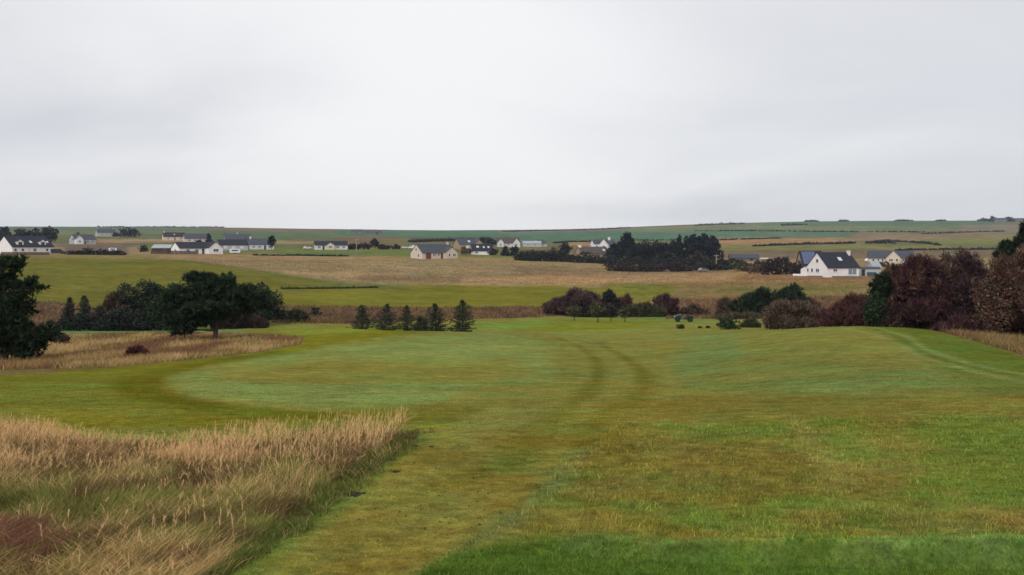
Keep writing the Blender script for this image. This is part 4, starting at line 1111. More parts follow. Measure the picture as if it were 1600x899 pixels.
# long white house, left edge
h = House('long white house with two dormers cut off by the left edge of the field', 40, 396, 33, 16.5, 9.5, 2.5, 3.9, 'white', 'slate', dmin=300)
h.dormer(-4.6, 2.6, 1.5, .9).dormer(4.4, 2.6, 1.5, .9).skylight(.3, .42).skylight(7.0, .42, .8, 1.0)
h.win('front', -7, 1.3, 1.1, 1.1).win('front', -4.2, 1.3, 1.1, 1.1).win('front', .6, 1.3, 1.4, 1.2).win('front', 5.6, 1.3, 1.1, 1.1).door('front', -1.6, 1.0, 2.1, 'frame')
h = House('small grey house with a white gable on the left slope', 129, 381.5, 24, 13.0, 8.0, 3.0, 3.0, 'greywall', 'slate2', dmin=350)
h.wing(-4.2, 4.6, 1.5, 3.2, 2.3, wins=[(0, 1.6, 1.4, 1.2)], wall='white').win('front', 1.5, 1.5, 1.2, 1.2).win('front', 4.5, 1.5, 1.2, 1.2).door('front', 0, 1.0)
h = House('pale far farmhouse beside the round clump of trees', 165, 369.3, 12, 17.0, 9.0, 3.6, 3.6, 'greywall', 'slate2', dmin=500)
h.win('front', -4, 1.8, 1.5, 1.5).win('front', 0, 1.8, 1.5, 1.5).win('front', 4, 1.8, 1.5, 1.5).chimney(-7.5).chimney(7.5)
h = House('left one of the two far cottages with cream walls', 272, 375.5, 8, 17.0, 9.0, 2.7, 3.3, 'cream', 'slate', dmin=450)
h.win('front', -5, 1.4, 1.5, 1.3).win('front', 4.5, 1.4, 1.5, 1.3).door('front', 0, 1.1).chimney(-7.5).skylight(0, .5)
h = House('right one of the two far cottages, beside a dark pointed tree', 308, 379, 8, 18.0, 9.0, 2.7, 3.4, 'cream', 'slate2', dmin=450)
h.win('front', -6, 1.4, 1.5, 1.3).win('front', -2, 1.4, 1.5, 1.3).win('front', 5, 1.4, 1.5, 1.3).door('front', 1.6, 1.1).chimney(7.8)
h = House('white L shaped bungalow with a gable towards the field and brown fences', 306, 396.5, 26, 18.5, 8.0, 2.4, 2.5, 'white', 'slate', dmin=300)
h.wing(6.0, 6.6, 2.6, 2.5, 2.5, wins=[(0, 1.45, 2.4, 1.3)]).win('front', -5.5, 1.4, 1.5, 1.2).win('front', -1.5, 1.4, 1.5, 1.2).door('front', 1.4, 1.0, 2.1, 'dark').win('left', 0, 1.4, 1.3, 1.2)
h = House('dark timber shed with a pale roof left of the L shaped bungalow', 256, 394.5, -22, 8.5, 6.0, 2.0, 1.4, 'dark', 'paleroof', 'shed', 'shed', dmin=300)
h.door('front', 1.5, 1.6, 1.8, 'fence')
h = House('low dark roofed house behind the L shaped bungalow, with white windows', 363, 391, 10, 14.0, 8.0, 2.6, 2.6, 'greywall', 'slate', dmin=340)
h.win('front', -4, 1.5, 1.7, 1.3, 'skyglass').win('front', 0, 1.5, 1.7, 1.3, 'skyglass').win('front', 4, 1.5, 1.7, 1.3, 'skyglass')
h = House('small white gabled house left of the grey roofed row of cottages', 383, 389.5, 58, 8.0, 6.5, 2.5, 2.7, 'offwhite', 'slate2', dmin=340)
h.win('left', 0, 1.4, 1.2, 1.2).win('front', 0, 1.4, 1.2, 1.2)
h = House('grey roofed row of cottages with white walls', 408, 389.8, 6, 12.5, 8.0, 2.6, 3.0, 'offwhite', 'slate2', dmin=340)
h.win('front', -4.2, 1.4, 1.4, 1.2).win('front', -1.2, 1.4, 1.4, 1.2).win('front', 4, 1.4, 1.4, 1.2).door('front', 1.6, 1.0, 2.1, 'dark').chimney(-5.5)
h = House('far pale house with a hazy roof behind the row of cottages', 371, 380.5, 6, 18.0, 9.0, 3.0, 3.6, 'greywall', 'slate2', dmin=450)
h.win('front', -4, 1.5, 1.5, 1.3).win('front', 4, 1.5, 1.5, 1.3).chimney(0)
h = House('long low white house with a dark roof, right of a parked white car', 517, 390, 4, 17.5, 8.0, 2.3, 2.2, 'offwhite', 'slate', dmin=350)
h.wing(-.6, 4.5, 1.0, 2.3, 1.5, wins=[(0, 1.3, 1.8, 1.2)], wall='cream').win('front', -6.5, 1.3, 1.6, 1.2).win('front', 3.4, 1.3, 1.6, 1.2).win('front', 6.6, 1.3, 1.4, 1.2).door('front', -4.2, 1.0, 2.0, 'dark')
h = House('faint grey farm building on the far slope, left one of two', 558, 365.5, 8, 17.0, 9.0, 3.0, 3.2, 'stone', 'slate2', 'farm_building', 'farm building', dmin=800)
h.win('front', -6, 2, 2, 1.8).win('front', 3, 2, 2, 1.8)
h = House('faint grey barn on the far slope with a long roof, right one of two', 584, 366.5, 4, 22.0, 10.0, 3.0, 3.2, 'stone', 'brownroof', 'farm_building', 'farm building', dmin=800)
h.door('front', 4, 3, 2.6, 'dark')
# cream bungalow in the middle
h = House('cream bungalow with slate roof, red garage door and a gable wing', 677, 403.6, 36, 17.6, 8.6, 2.35, 3.5, 'cream', 'slate2', dmin=330)
h.wing(5.4, 6.6, 1.6, 2.4, 2.3, wins=[(-1.2, 1.3, .9, 1.3), (1.4, 1.35, 1.5, 1.3)], into=.5)
h.door('front', -5.6, 2.6, 2.1, 'red', 'garage_door').win('front', -2.6, 1.4, 1.4, 1.1, 'red').win('front', -.3, 1.45, .9, 1.1).door('front', 1.4, 1.1, 2.1, 'red')
h.win('left', 0, 3.7, 1.1, 1.1).win('left', 1.6, 1.2, .9, 1.6).chimney(7.6, .9, .8, .9)
h = House('tan gabled house behind the cream bungalow, with a rooflight', 731, 389.5, 24, 14.5, 8.6, 2.8, 3.2, 'tan', 'slate2', dmin=400)
h.wing(4.6, 5.6, 1.6, 2.9, 2.6, wins=[(0, 1.5, 1.6, 1.3)]).skylight(-.2, .5, 1.5, 1.5).win('left', 0, 1.5, 1.3, 1.3).win('front', -2.0, 1.4, 2.2, 1.3, 'skyglass')
h = House('dark roofed cottage with three rooflights and low white walls', 753, 397.8, 6, 10.4, 8.0, 1.8, 3.2, 'white', 'slate', dmin=350)
h.skylight(-2.3, .55, 1.2, 1.3).skylight(.7, .5, .8, 1.2).skylight(3.0, .5, .9, 1.2).win('front', -3, 1.0, 1.6, .9).win('front', 2.8, 1.0, 1.6, .9)
h = House('far white house with a gable at each end and a brown roof', 794, 386, 4, 15.0, 8.0, 2.5, 3.6, 'offwhite', 'brownroof', dmin=400)
h.wing(-5.4, 4.6, 1.4, 2.7, 2.6, wins=[(0, 1.5, 1.2, 1.2)]).wing(5.4, 4.8, 1.4, 2.7, 3.0, wins=[(0, 1.5, 1.2, 1.2)]).win('front', 0, 1.4, 1.6, 1.2)
h = House('low grey and white house right of the far house with two gables', 831, 385.6, 3, 13.0, 7.0, 2.3, 1.5, 'greywall', 'paleroof', dmin=400)
h.win('front', -3, 1.3, 1.6, 1.1).win('front', 2, 1.3, 1.6, 1.1)
h = House('small pale gabled house at the right end of the far middle houses', 843, 385.6, 48, 8.0, 7.0, 2.4, 2.4, 'offwhite', 'slate2', dmin=400)
h.win('left', 0, 1.4, 1.8, 1.3).win('front', 0, 1.4, 1.4, 1.2)
h = House('white house with gable and tall chimney left of the wood', 942, 389, 20, 15.5, 8.0, 3.2, 2.8, 'white', 'slate2', dmin=420)
h.wing(-1.6, 5.6, 1.8, 3.3, 3.2, wins=[(0, 1.6, 1.5, 1.3)]).win('front', -5.8, 1.7, 1.3, 1.2).win('front', 4.6, 1.7, 1.3, 1.2).chimney(4.4, 1.3, 1.1, 1.8)
h = House('brown gabled cottage with dark roof behind the dark hedge', 925, 403.2, 30, 15.5, 8.0, 2.2, 3.1, 'tan', 'brownroof', dmin=360)
h.chimney(-7.0, 1.4, 1.2, .9, 'white').chimney(-1.2, .9, .8, .6).skylight(5.4, .48, 1.2, 1.3).win('left', 0, 1.5, 1.2, 1.2)
h = House('small grey shed with a pale end at the edge of the wood', 1062, 402.5, -30, 4.6, 3.4, 1.7, 1.2, 'greywall', 'paleroof', 'shed', 'shed', dmin=330)
h.door('front', 0, 1.0, 1.5, 'frame')
h = House('low long building with a purple grey roof left of the plum bushes', 1162, 407.5, 6, 12.5, 6.0, 1.2, 1.5, 'stone', 'slate2', 'outbuilding', 'outbuilding', dmin=300)
h.door('front', 3, 1.2, 1.1, 'dark')

# white house with the steep gable, right of centre
h = House('white steep gabled house with chimney and french doors on the right', 1301, 431.5, 44, 11.9, 8.4, 2.2, 4.1, 'white', 'slate', dmin=250, drop=-.45)
h.win('left', 0.1, 4.0, 1.0, 1.1).win('left', .3, 1.25, 1.35, 1.1).win('left', -1.9, 1.25, .85, 1.1).win('left', -3.6, 1.25, .65, 1.0)
h.win('front', -3.2, 1.35, 1.5, .95).win('front', 3.3, .95, 3.2, 1.9, 'paleglass', name='french_door').skylight(.6, .52, 1.25, 1.35)
h.chimney(5.3, .7, .9, .45, 'white', base=2.6, y=-.6)
mb = MB(); mb.prism([(4.19, -2.02), (6.6, -2.02), (6.6, 1.5), (4.19, 2.55)], -5.96, -1.2)
lo_ = mb.build('lean_to', M['white'], h.t)
mb = MB(); mb.prism([(4.0, 2.66), (6.85, 1.42), (6.85, 1.54), (4.0, 2.80)], -6.1, -1.0); mb.build('lean_to_roof', M['slate'], lo_)
h = House('brown gabled annex with blue solar panels left of the white house', 1265, 0, 14, 6.4, 9.0, 2.3, 4.3, 'tan', 'slate', 'house', 'house', d=279)
h.panels(-2.8, 1.2, 4, 4, .05, .93)
h = House('small flat garage joined to the white house on its right', 1357, 430.5, 8, 5.6, 5.0, 2.05, .35, 'greywall', 'slate2', 'garage', 'garage', dmin=255)
h.door('front', -1.8, 1.0, 1.8, 'dark')
h = House('pale peaked conservatory roof between the garage and the autumn trees', 1365, 427.5, 40, 3.0, 3.0, 1.9, 1.7, 'greywall', 'paleroof', 'conservatory', 'conservatory', dmin=268)
h.win('front', 0, 1.2, 1.8, 1.0, 'skyglass')
h = House('cream bungalow with a central gable behind the autumn trees', 1391, 411.8, 4, 16.6, 8.5, 2.2, 2.75, 'cream', 'slate2', dmin=320)
h.wing(.7, 5.4, 1.8, 2.3, 2.75, wins=[(-.9, 1.4, 1.5, 1.2), (1.3, 1.4, .8, 1.2)])
h.win('front', -6.6, 1.4, .9, 1.1).win('front', -4.7, 1.4, .7, 1.1).win('front', -3.2, 1.4, .7, 1.1).win('front', 4.4, 1.4, .8, 1.1).win('front', 6.6, 1.4, .8, 1.1).door('front', 5.4, .9, 2.0, 'dark')
h = House('grey farmhouse on the skyline at the top of the right slope', 1563, 347.2, 8, 24.0, 10.0, 4.2, 4.6, 'stone', 'slate2', 'farmhouse', 'farmhouse', dmin=1400)
h.win('front', -7, 2.4, 2.2, 2).win('front', 0, 2.4, 2.2, 2).win('front', 7, 2.4, 2.2, 2).chimney(-11, 1.8, 1.8, 2.2).chimney(10.8, 1.8, 1.8, 2.2)
h = House('long grey barn on the skyline right of the hilltop farmhouse', 1596, 346.5, 2, 44.0, 14.0, 4.5, 3.2, 'stone', 'slate2', 'barn', 'barn', dmin=1400)
h.door('front', 6, 5, 4, 'dark')

# low garden walls and fences
def wall_run(name, label, cat, pts, hgt, th, mat, dmin=240, post=None):
    P = [hit(a, b, dmin) for a, b in pts]
    o = P[0]
    mb = MB(); mp = MB()
    for a, b in zip(P[:-1], P[1:]):
        v = b - a; L = np.linalg.norm(v[:2]); n = max(1, int(L / 2.2))
        ax = np.array((v[0] / L, v[1] / L, 0)); ay = np.array((-ax[1], ax[0], 0))
        for i in range(n):
            c = a + v * (i + .5) / n - o
            z = float(zat(np.array([c[0] + o[0]]), np.array([c[1] + o[1]]))[0]) - o[2]
            if post:
                for k_ in range(4):
                    mb.obox((c[0], c[1], z + hgt * (.18 + .22 * k_)), ax, ay, (0, 0, 1), L / n / 2 - .012, .02, hgt * .095)
                q = c - ax * L / n / 2
                mp.obox((q[0], q[1], z + hgt * .45), ax, ay, (0, 0, 1), .055, .055, hgt * .55)
            else:
                hh = hgt * (.92 + .16 * random.random())
                mb.obox((c[0], c[1], z + hh / 2 - .3), ax, ay, (0, 0, 1), L / n / 2 - .006, th / 2, hh / 2 + .3)
    if post:
        t = thing(name, label, cat, o)
        mb.build('boards', M[mat], t); mp.build('posts', M['dark'], t)['kind'] = 'stuff'
        t.children[0]['kind'] = 'stuff'
        return t
    t = mb.build(name, M[mat]); t.location = o
    return tag(t, label, cat)
wall_run('garden_fence', 'brown board fence in front of the white L shaped bungalow', 'fence', [(236, 397.5), (262, 397.6), (310, 398)], 1.5, .1, 'fence', 280, True)
wall_run('stone_wall', 'low dark stone wall in front of the white steep gabled house', 'wall', [(1262, 433), (1300, 433.5), (1345, 434)], .4, .4, 'stone', 240)
wall_run('garden_wall', 'low white wall left of the white steep gabled house', 'wall', [(1239, 431), (1262, 431.5)], .6, .3, 'white', 240)
wall_run('garden_wall', 'thin white wall at the right end of the brown gabled cottage', 'wall', [(945, 402.2), (964, 402.2)], .6, .3, 'white', 330)
wall_run('garden_wall', 'thin pale wall between the low purple grey roof and the plum bushes', 'wall', [(1184, 404.5), (1206, 405)], .5, .3, 'white', 300)
wall_run('garden_fence', 'reddish garden fence in front of the long white house', 'fence', [(2, 398.5), (40, 398.8), (78, 399)], 1.1, .1, 'fence', 290, True)

# utility poles
def pole(label, px, row, top, dmin):
    p = hit(px, row, dmin); H = top_z(p[1], top) - p[2]
    t = thing('utility_pole', label, 'pole', p)
    mb = MB(); mb.tube([(0, 0, -1), (0, 0, H * .5), (0, 0, H)], [.19, .16, .12], 8); mb.build('shaft', M['pole'], t, True)
    mb = MB(); mb.box(-.9, .9, -.06, .06, H - .5, H - .38); c = mb.build('crossarm', M['pole'], t)
    for x in (-.8, 0, .8):
        m2 = MB(); m2.tube([(x, 0, H - .38), (x, 0, H - .18)], [.05, .04], 6); m2.build('insulator', M['frame'], c)
pole('pale thin utility pole left of the cream bungalow', 557, 403, 372.5, 330)
pole('thin dark utility pole in front of the bushes below the wood', 1119, 422, 398, 290)

# ------------------------------------------------------------------ vehicles
def vehicle(name, label, cat, px, row, dmin, heading, paint_, kind='car', scale=1.0, group=None):
    p = hit(px, row, dmin)
    t = thing(name, label, cat, p, math.radians(heading) - view_az(px), group)
    if kind == 'van':
        L, W, prof = 4.9, 1.9, [(-2.45, .35), (2.4, .35), (2.45, .95), (1.75, 1.25), (1.2, 1.98), (-2.3, 2.05), (-2.45, 1.9)]
        wx = (-1.5, 1.55); cab = [(.35, 1.3), (1.5, 1.3), (1.1, 1.85), (.35, 1.85)]
    elif kind == 'caravan':
        L, W, prof = 5.2, 2.1, [(-2.4, .45), (2.3, .45), (2.6, 1.2), (2.35, 2.35), (-2.1, 2.45), (-2.6, 1.5)]
        wx = (-.15,); cab = [(-1.6, 1.3), (1.6, 1.3), (1.6, 1.95), (-1.6, 1.95)]
    else:
        L, W, prof = 4.2, 1.75, [(-2.1, .32), (2.08, .32), (2.1, .72), (1.15, .92), (.45, 1.42), (-1.1, 1.45), (-1.85, 1.0), (-2.1, .9)]
        wx = (-1.3, 1.3); cab = [(-1.45, .98), (.85, .96), (.35, 1.36), (-1.0, 1.38)]
    S_ = scale
    mb = MB(); mb.prism([(a * S_, b * S_) for a, b in prof], -W / 2 * S_, W / 2 * S_, 'y')
    b_ = mb.build('body', M[paint_], t)
    mod = b_.modifiers.new('bevel', 'BEVEL'); mod.width = .07; mod.segments = 2
    for sd in (-1, 1):
        m2 = MB(); m2.prism([(a * S_, b * S_) for a, b in cab], sd * (W / 2 - .03) * S_, sd * (W / 2 + .012) * S_, 'y'); m2.build('side_window', M['glass'], t)
        for x in wx:
            m3 = MB(); m3.tube([(x * S_, sd * (W / 2 - .2) * S_, .33 * S_), (x * S_, sd * (W / 2 + .03) * S_, .33 * S_)], [.33 * S_, .33 * S_], 14); wl = m3.build('wheel', M['tyre'], t)
            m4 = MB(); m4.tube([(x * S_, sd * (W / 2 + .02) * S_, .33 * S_), (x * S_, sd * (W / 2 + .05) * S_, .33 * S_)], [.19 * S_, .18 * S_], 10); m4.build('rim', M['metal'], wl)
    return t
vehicle('caravan', 'bright white caravan right of the L shaped bungalow', 'caravan', 367, 396.6, 300, 4, 'vanwhite', 'caravan', .9)
vehicle('parked_van', 'white van parked left of the cream bungalow', 'van', 645, 389.2, 380, 176, 'vanwhite', 'van', 1.0)
vehicle('parked_car', 'small white car just left of the white van', 'car', 633, 388.6, 380, 5, 'vanwhite', 'car', .9)
vehicle('parked_car', 'pale car parked at the left end of the long low white house', 'car', 481, 389.6, 360, 8, 'vanwhite', 'car', 1.15)
vehicle('parked_van', 'dark vehicle parked right of the long white house', 'van', 90, 397.2, 290, 4, 'black_paint', 'van', .95)
vehicle('parked_car', 'grey car below the wood with a pale windscreen', 'car', 1099, 424.6, 280, 30, 'grey_paint', 'car', .85)
vehicle('parked_car', 'white car beside the cream bungalow with a central gable', 'car', 1357, 409.5, 320, 70, 'vanwhite', 'car', 1.0)
vehicle('parked_van', 'teal vehicle parked in front of the garage of the white house', 'van', 1364, 432.2, 250, 10, 'teal', 'van', .62)
vehicle('caravan', 'small white caravan below the far slope, among the dull bushes', 'caravan', 176, 393.2, 330, 6, 'vanwhite', 'caravan', .68)

# post and wire fence along the top of the green field
FP = [hit(a, b, 150) for a, b in [(252, 404.6), (300, 408.6), (380, 418.4), (450, 429.4), (545, 443.4), (640, 446.2)]]
wf = thing('wire_fence', 'faint post and wire fence between the green field and the brown pasture', 'fence', FP[0])
mp = MB(); mp.box(-.05, .05, -.05, .05, -.3, 1.15); post0 = None; mw = MB()
for a, b in zip(FP[:-1], FP[1:]):
    L = np.linalg.norm((b - a)[:2]); n_ = int(L / 3.5)
    for i_ in range(n_):
        q = a + (b - a) * i_ / n_; q2 = a + (b - a) * (i_ + 1) / n_
        for v in (q, q2): v[2] = float(zat(np.array([v[0]]), np.array([v[1]]))[0])
        if post0 is None: pc_ = post0 = mp.build('post', M['pole'], wf)
        else: pc_ = post0.copy(); COL.objects.link(pc_)
        pc_.location = q - FP[0]
        for hz_ in (.45, .8, 1.08):
            u0, u1 = q - FP[0] + np.array((0, 0, hz_)), q2 - FP[0] + np.array((0, 0, hz_))
            mw.add([u0, u1, u1 + np.array((0, 0, .008)), u0 + np.array((0, 0, .008))], [[0, 1, 2, 3]])
mw.build('wire', M['metal'], wf)

# dark utility buggy on the fairway
p = hit(1068, 503.3, 105)
bug = thing('utility_buggy', 'dark utility buggy parked at the far end of the fairway', 'buggy', p, math.radians(6) - view_az(1068))
mb = MB(); mb.box(-1.2, 1.2, -.5, .5, .40, .52); mb.box(-1.25, -.35, -.56, .56, .521, .60); mb.build('chassis', M['machine'], bug)
mb = MB(); mb.prism([(-1.3, .50), (-.42, .50), (-.36, .98), (-.60, 1.10), (-1.22, .92), (-1.32, .74)], -.50, .50, 'y')
hd = mb.build('hood', M['machine'], bug); md = hd.modifiers.new('bevel', 'BEVEL'); md.width = .05; md.segments = 2
for sd in (-1, 1):
    m2 = MB(); m2.tube([(-1.31, sd * .3, .78), (-1.36, sd * .3, .78)], [.08, .08], 10); m2.build('headlight', M['skyglass'], hd)
mb = MB(); mb.prism([(-.42, 1.0), (-.36, 1.0), (-.47, 1.16), (-.53, 1.15)], -.42, .42, 'y'); mb.build('windscreen', M['paleglass'], bug)
mb = MB(); mb.tube([(-.34, .18, .8), (-.05, .18, 1.0)], [.025, .02], 6)
a_ = [(math.cos(q) * .16, math.sin(q) * .16) for q in np.linspace(0, 2 * math.pi, 13)]
mb.tube([(-.04 + .5 * b * .3, .18 + a, 1.01 + b * .9) for a, b in a_], [.018] * 13, 5); mb.build('steering_wheel', M['tyre'], bug)
mb = MB(); mb.box(.02, .46, -.45, .45, .56, .72); mb.obox((.50, 0, .92), (1, 0, 0), (0, 1, 0), (.15, 0, 1), .05, .44, .22)
st = mb.build('seat', M['dark'], bug); md = st.modifiers.new('bevel', 'BEVEL'); md.width = .03
mb = MB(); mb.box(.60, 1.35, -.55, .55, .60, .66); mb.box(.60, .64, -.55, .55, .661, .92); mb.box(1.31, 1.35, -.55, .55, .661, .92); mb.box(.641, 1.309, -.55, -.51, .661, .92); mb.box(.641, 1.309, .51, .55, .661, .92)
mb.build('cargo_bed', M['machine'], bug)
for x, r_ in ((-.88, .33), (.92, .37)):
    for sd in (-1, 1):
        m3 = MB(); m3.tube([(x, sd * .46, r_), (x, sd * .49, r_), (x, sd * .70, r_), (x, sd * .73, r_)], [r_ * .86, r_, r_, r_ * .86], 18); wl = m3.build('wheel', M['tyre'], bug)
        m4 = MB(); m4.tube([(x, sd * .70, r_), (x, sd * .745, r_)], [r_ * .5, r_ * .46], 12); m4.build('rim', M['machine'], wl)
    m5 = MB(); m5.prism([(x - r_ - .06, r_ + .1), (x - r_ * .6, r_ * 2 + .02), (x + r_ * .6, r_ * 2 + .02), (x + r_ + .06, r_ + .1), (x + r_ * .62, r_ * 2 + .07), (x - r_ * .62, r_ * 2 + .07)], -.74, .74, 'y'); m5.build('mudguard', M['machine'], bug)

# dark clods on the mown path
for i, (px, row, wp, lab) in enumerate([(555, 772, 30, 'widest dark turf clod on the mown path, near its left edge'), (525, 808, 9, 'small dark clod nearest the camera, beside the green edge of the tall grass'),
        (617, 738, 17, 'dark clod in the middle of the scatter left on the mown path'), (607, 720, 19, 'flat dark clod against the green edge of the tall grass'),
        (646, 698, 17, 'left one of the pair of dark clods farthest up the path'), (674, 699, 12, 'right one of the pair of dark clods farthest up the path'),
        (606, 753, 9, 'small clod between the widest clod and the middle one'), (647, 724, 9, 'small clod just below the farthest pair'), (615, 781, 8, 'small faint clod right of the widest clod')]):
    p = hit(px, row, 3); k = p[1] / F
    r = np.random.default_rng(400 + i)
    import bmesh
    bm = bmesh.new()
    wd = wp * k * .60
    nl = 8 + int(wp * 1.1)
    for q in range(nl):
        cx_, cy_ = r.normal(0, .48) * wd, r.normal(0, .45) * wd
        rr = min(wd * r.uniform(.10, .30), .04) * (1 - .3 * min(1, abs(cx_) / wd))
        g_ = bmesh.ops.create_icosphere(bm, subdivisions=2, radius=1.0)['verts']
        vs = np.array([v.co[:] for v in g_]); nn = vnoise(vs * 2.1 + i * 5 + q * 3.3, 7) * .9 + vnoise(vs * 5 + i + q, 8) * .5 + .3
        for v, t_ in zip(g_, nn):
            v.co = (cx_ + v.co.x * t_ * rr * 1.3, cy_ + v.co.y * t_ * rr, -.002 + v.co.z * t_ * rr * .55)
    me = bpy.data.meshes.new('turf_clod'); bm.to_mesh(me); bm.free()
    o = link_mesh('turf_clod', me, M['soil']); o.location = p; tag(o, lab, 'turf clod', 'dark clods scattered on the mown path')

# tiny worm casts dotted over the mown path
rw = np.random.default_rng(77)
Vw, Tw = [], []
tet = np.array([[1, 0, 0], [-.5, .87, 0], [-.5, -.87, 0], [0, 0, .8]])
for px, row in zip(rw.uniform(560, 960, 110), rw.uniform(655, 850, 110)):
    p_ = hit(px, row, 3)
    if not inpoly(np.array([px]), np.array([row]), [(648,676),(760,656),(900,640),(990,640),(935,680),(885,735),(800,810),(655,905),(560,905),(500,880),(560,790)])[0]: continue
    rr_ = rw.uniform(.005, .011) * (p_[1] / 6) ** .5; a_ = rw.random() * 6.28
    R2 = np.array([[math.cos(a_), -math.sin(a_), 0], [math.sin(a_), math.cos(a_), 0], [0, 0, 1]])
    o_ = sum(len(q) for q in Vw)
    Vw.append((tet * np.array([rr_ * 1.5, rr_, rr_ * .8])) @ R2.T + p_ + np.array([0, 0, .006])); Tw.append(np.array([[0, 1, 3], [1, 2, 3], [2, 0, 3]]) + o_)
tag(link_mesh('worm_casts', tri_mesh('worm_casts', np.concatenate(Vw), np.concatenate(Tw)), M['soil']), kind='stuff')

# ------------------------------------------------------------------ grass with blades of its own
def pts_in(n, dmin, dmax, p0, p1, r, power=1.0):
    """random ground points, denser near the viewpoint (power 1: even on the ground x 1/d)"""
    a = r.random(n)
    Y = dmin * (dmax / dmin) ** a if power == 1 else (dmin ** 2 + a * (dmax ** 2 - dmin ** 2)) ** .5
    px = p0 + (p1 - p0) * r.random(n)
    return (px - CX) / F * Y, Y
def blades(name, B, H, lean, ldir, width, c0, c1, segs, r, kind='stuff', parent=None, mat='blade', droop=.35):
    n = len(B)
    yaw = r.random(n) * math.pi
    side = np.stack([np.cos(yaw), np.sin(yaw), np.zeros(n)], 1)
    ld = np.stack([np.cos(ldir), np.sin(ldir), np.zeros(n)], 1)
    Vs, Cs = [], []
    for k in range(segs + 1):
        t = k / segs
        c = B + np.array([0, 0, 1.0]) * (H * t * (1 - droop * lean * t))[:, None] + ld * (H * lean * t ** 1.7)[:, None]
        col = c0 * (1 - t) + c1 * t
        if k < segs:
            w_ = (width * (1 - .55 * t))[:, None]
            Vs += [c - side * w_ * .5, c + side * w_ * .5]; Cs += [col, col]
        else:
            Vs.append(c); Cs.append(col)
    per = 2 * segs + 1
    V = np.stack(Vs, 1).reshape(-1, 3); C = np.stack(Cs, 1).reshape(-1, 3)
    tr = []
    for k in range(segs - 1):
        a = 2 * k
        tr += [[a, a + 1, a + 3], [a, a + 3, a + 2]]
    tr.append([2 * segs - 2, 2 * segs - 1, 2 * segs])
    T = (np.arange(n)[:, None, None] * per + np.array(tr)[None]).reshape(-1, 3)
    o = link_mesh(name, tri_mesh(name, V, T, C), M[mat])
    o['kind'] = kind
    return o
def inreg(X, Y, poly):
    Z = zat(X, Y); px, py = project(X, Y, Z)
    return inpoly(px, py, poly), px, py, Z

r = np.random.default_rng(91)
STRAW = A(222, 184, 138); STRAW2 = A(192, 154, 112); GREENG = A(140, 132, 76); GREEN2 = A(114, 116, 60); DARKB = A(104, 78, 58); RUST = A(128, 80, 72)
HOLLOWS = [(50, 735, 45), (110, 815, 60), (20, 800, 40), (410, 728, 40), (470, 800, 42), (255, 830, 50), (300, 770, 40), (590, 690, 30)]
def grass_cols(X, Y, px, py, r, n):
    """what grows where on the foreground island, with shade painted into the hollows"""
    f = fbm2(X / .9 + 3, Y / .9, 101, 3); g2 = fbm2(X / .5 + 13, Y / .5, 107, 3); g3 = fbm2(X / 1.3 - 9, Y / 1.3, 111, 2)
    far_ = np.clip((790 - py) / 130, 0, 1)
    straw = np.clip(.26 + .70 * far_ + 2.2 * (f - .5), 0, 1)
    pick = r.random(n)
    tip = np.where((pick < straw)[:, None], np.where((r.random(n) < .6)[:, None], STRAW, STRAW2), np.where((r.random(n) < .6)[:, None], GREENG, GREEN2))
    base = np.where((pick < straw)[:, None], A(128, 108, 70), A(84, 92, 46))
    dk = (g2 > .565) & (r.random(n) < .75 - .3 * far_)
    tip = np.where(dk[:, None], DARKB * (.8 + .5 * r.random(n))[:, None], tip); base = np.where(dk[:, None], A(70, 58, 42), base)
    ru = (np.hypot((px - 20) / 60, (py - 865) / 50) < .7 + .6 * f) & (r.random(n) < .6)
    tip = np.where(ru[:, None], RUST, tip); base = np.where(ru[:, None], A(84, 58, 50), base)
    m = (.75 + .5 * r.random(n))[:, None]
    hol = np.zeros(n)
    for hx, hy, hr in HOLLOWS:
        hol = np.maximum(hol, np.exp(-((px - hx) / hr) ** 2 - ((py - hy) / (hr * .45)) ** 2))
    m = m * (1 - .40 * hol)[:, None] * (1 + .34 * (1 - far_))[:, None]  # blades in the hollows darkened, shade put into their colour
    return base * m, tip * m, f, g2, g3, hol
def inreg_w(X, Y, poly):
    # ragged edge: the outline wanders by a hand's breadth or two
    Z = zat(X, Y); px, py = project(X, Y, Z)
    wx = 46 * (fbm2(X / .35, Y / .35, 151, 3) - .5) + 40 * (fbm2(X / 1.1, Y / 1.1, 153, 2) - .5)
    return inpoly(px + wx, py, poly), px, py, Z
# foreground island: tussocks
X, Y = pts_in(5200, 3.2, 10.6, -260, 690, r)
ok, px, py, Z = inreg_w(X, Y, ISL1)
X, Y, px, py = X[ok], Y[ok], px[ok], py[ok]
nb = 34
Xb = np.repeat(X, nb) + r.normal(0, .055, len(X) * nb); Yb = np.repeat(Y, nb) + r.normal(0, .055, len(X) * nb)
ok, pxb, pyb, Zb = inreg(Xb, Yb, [(a, b) for a, b in ISL1])
tus_h = np.repeat(.75 + .5 * r.random(len(X)), nb)[ok]
Xb, Yb, pxb, pyb, Zb = Xb[ok], Yb[ok], pxb[ok], pyb[ok], Zb[ok]
Xc = np.repeat(X, nb)[ok]; Yc = np.repeat(Y, nb)[ok]
n = len(Xb)
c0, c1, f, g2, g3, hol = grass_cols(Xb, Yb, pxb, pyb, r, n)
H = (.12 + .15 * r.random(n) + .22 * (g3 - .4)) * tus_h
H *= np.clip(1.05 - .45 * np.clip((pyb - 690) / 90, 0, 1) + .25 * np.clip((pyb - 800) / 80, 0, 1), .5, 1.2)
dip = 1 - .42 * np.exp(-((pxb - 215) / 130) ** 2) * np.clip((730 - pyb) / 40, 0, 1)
edge = ~inpoly(pxb + 34, pyb, ISL1); edge2 = ~inpoly(pxb + 75, pyb, ISL1) & ~edge
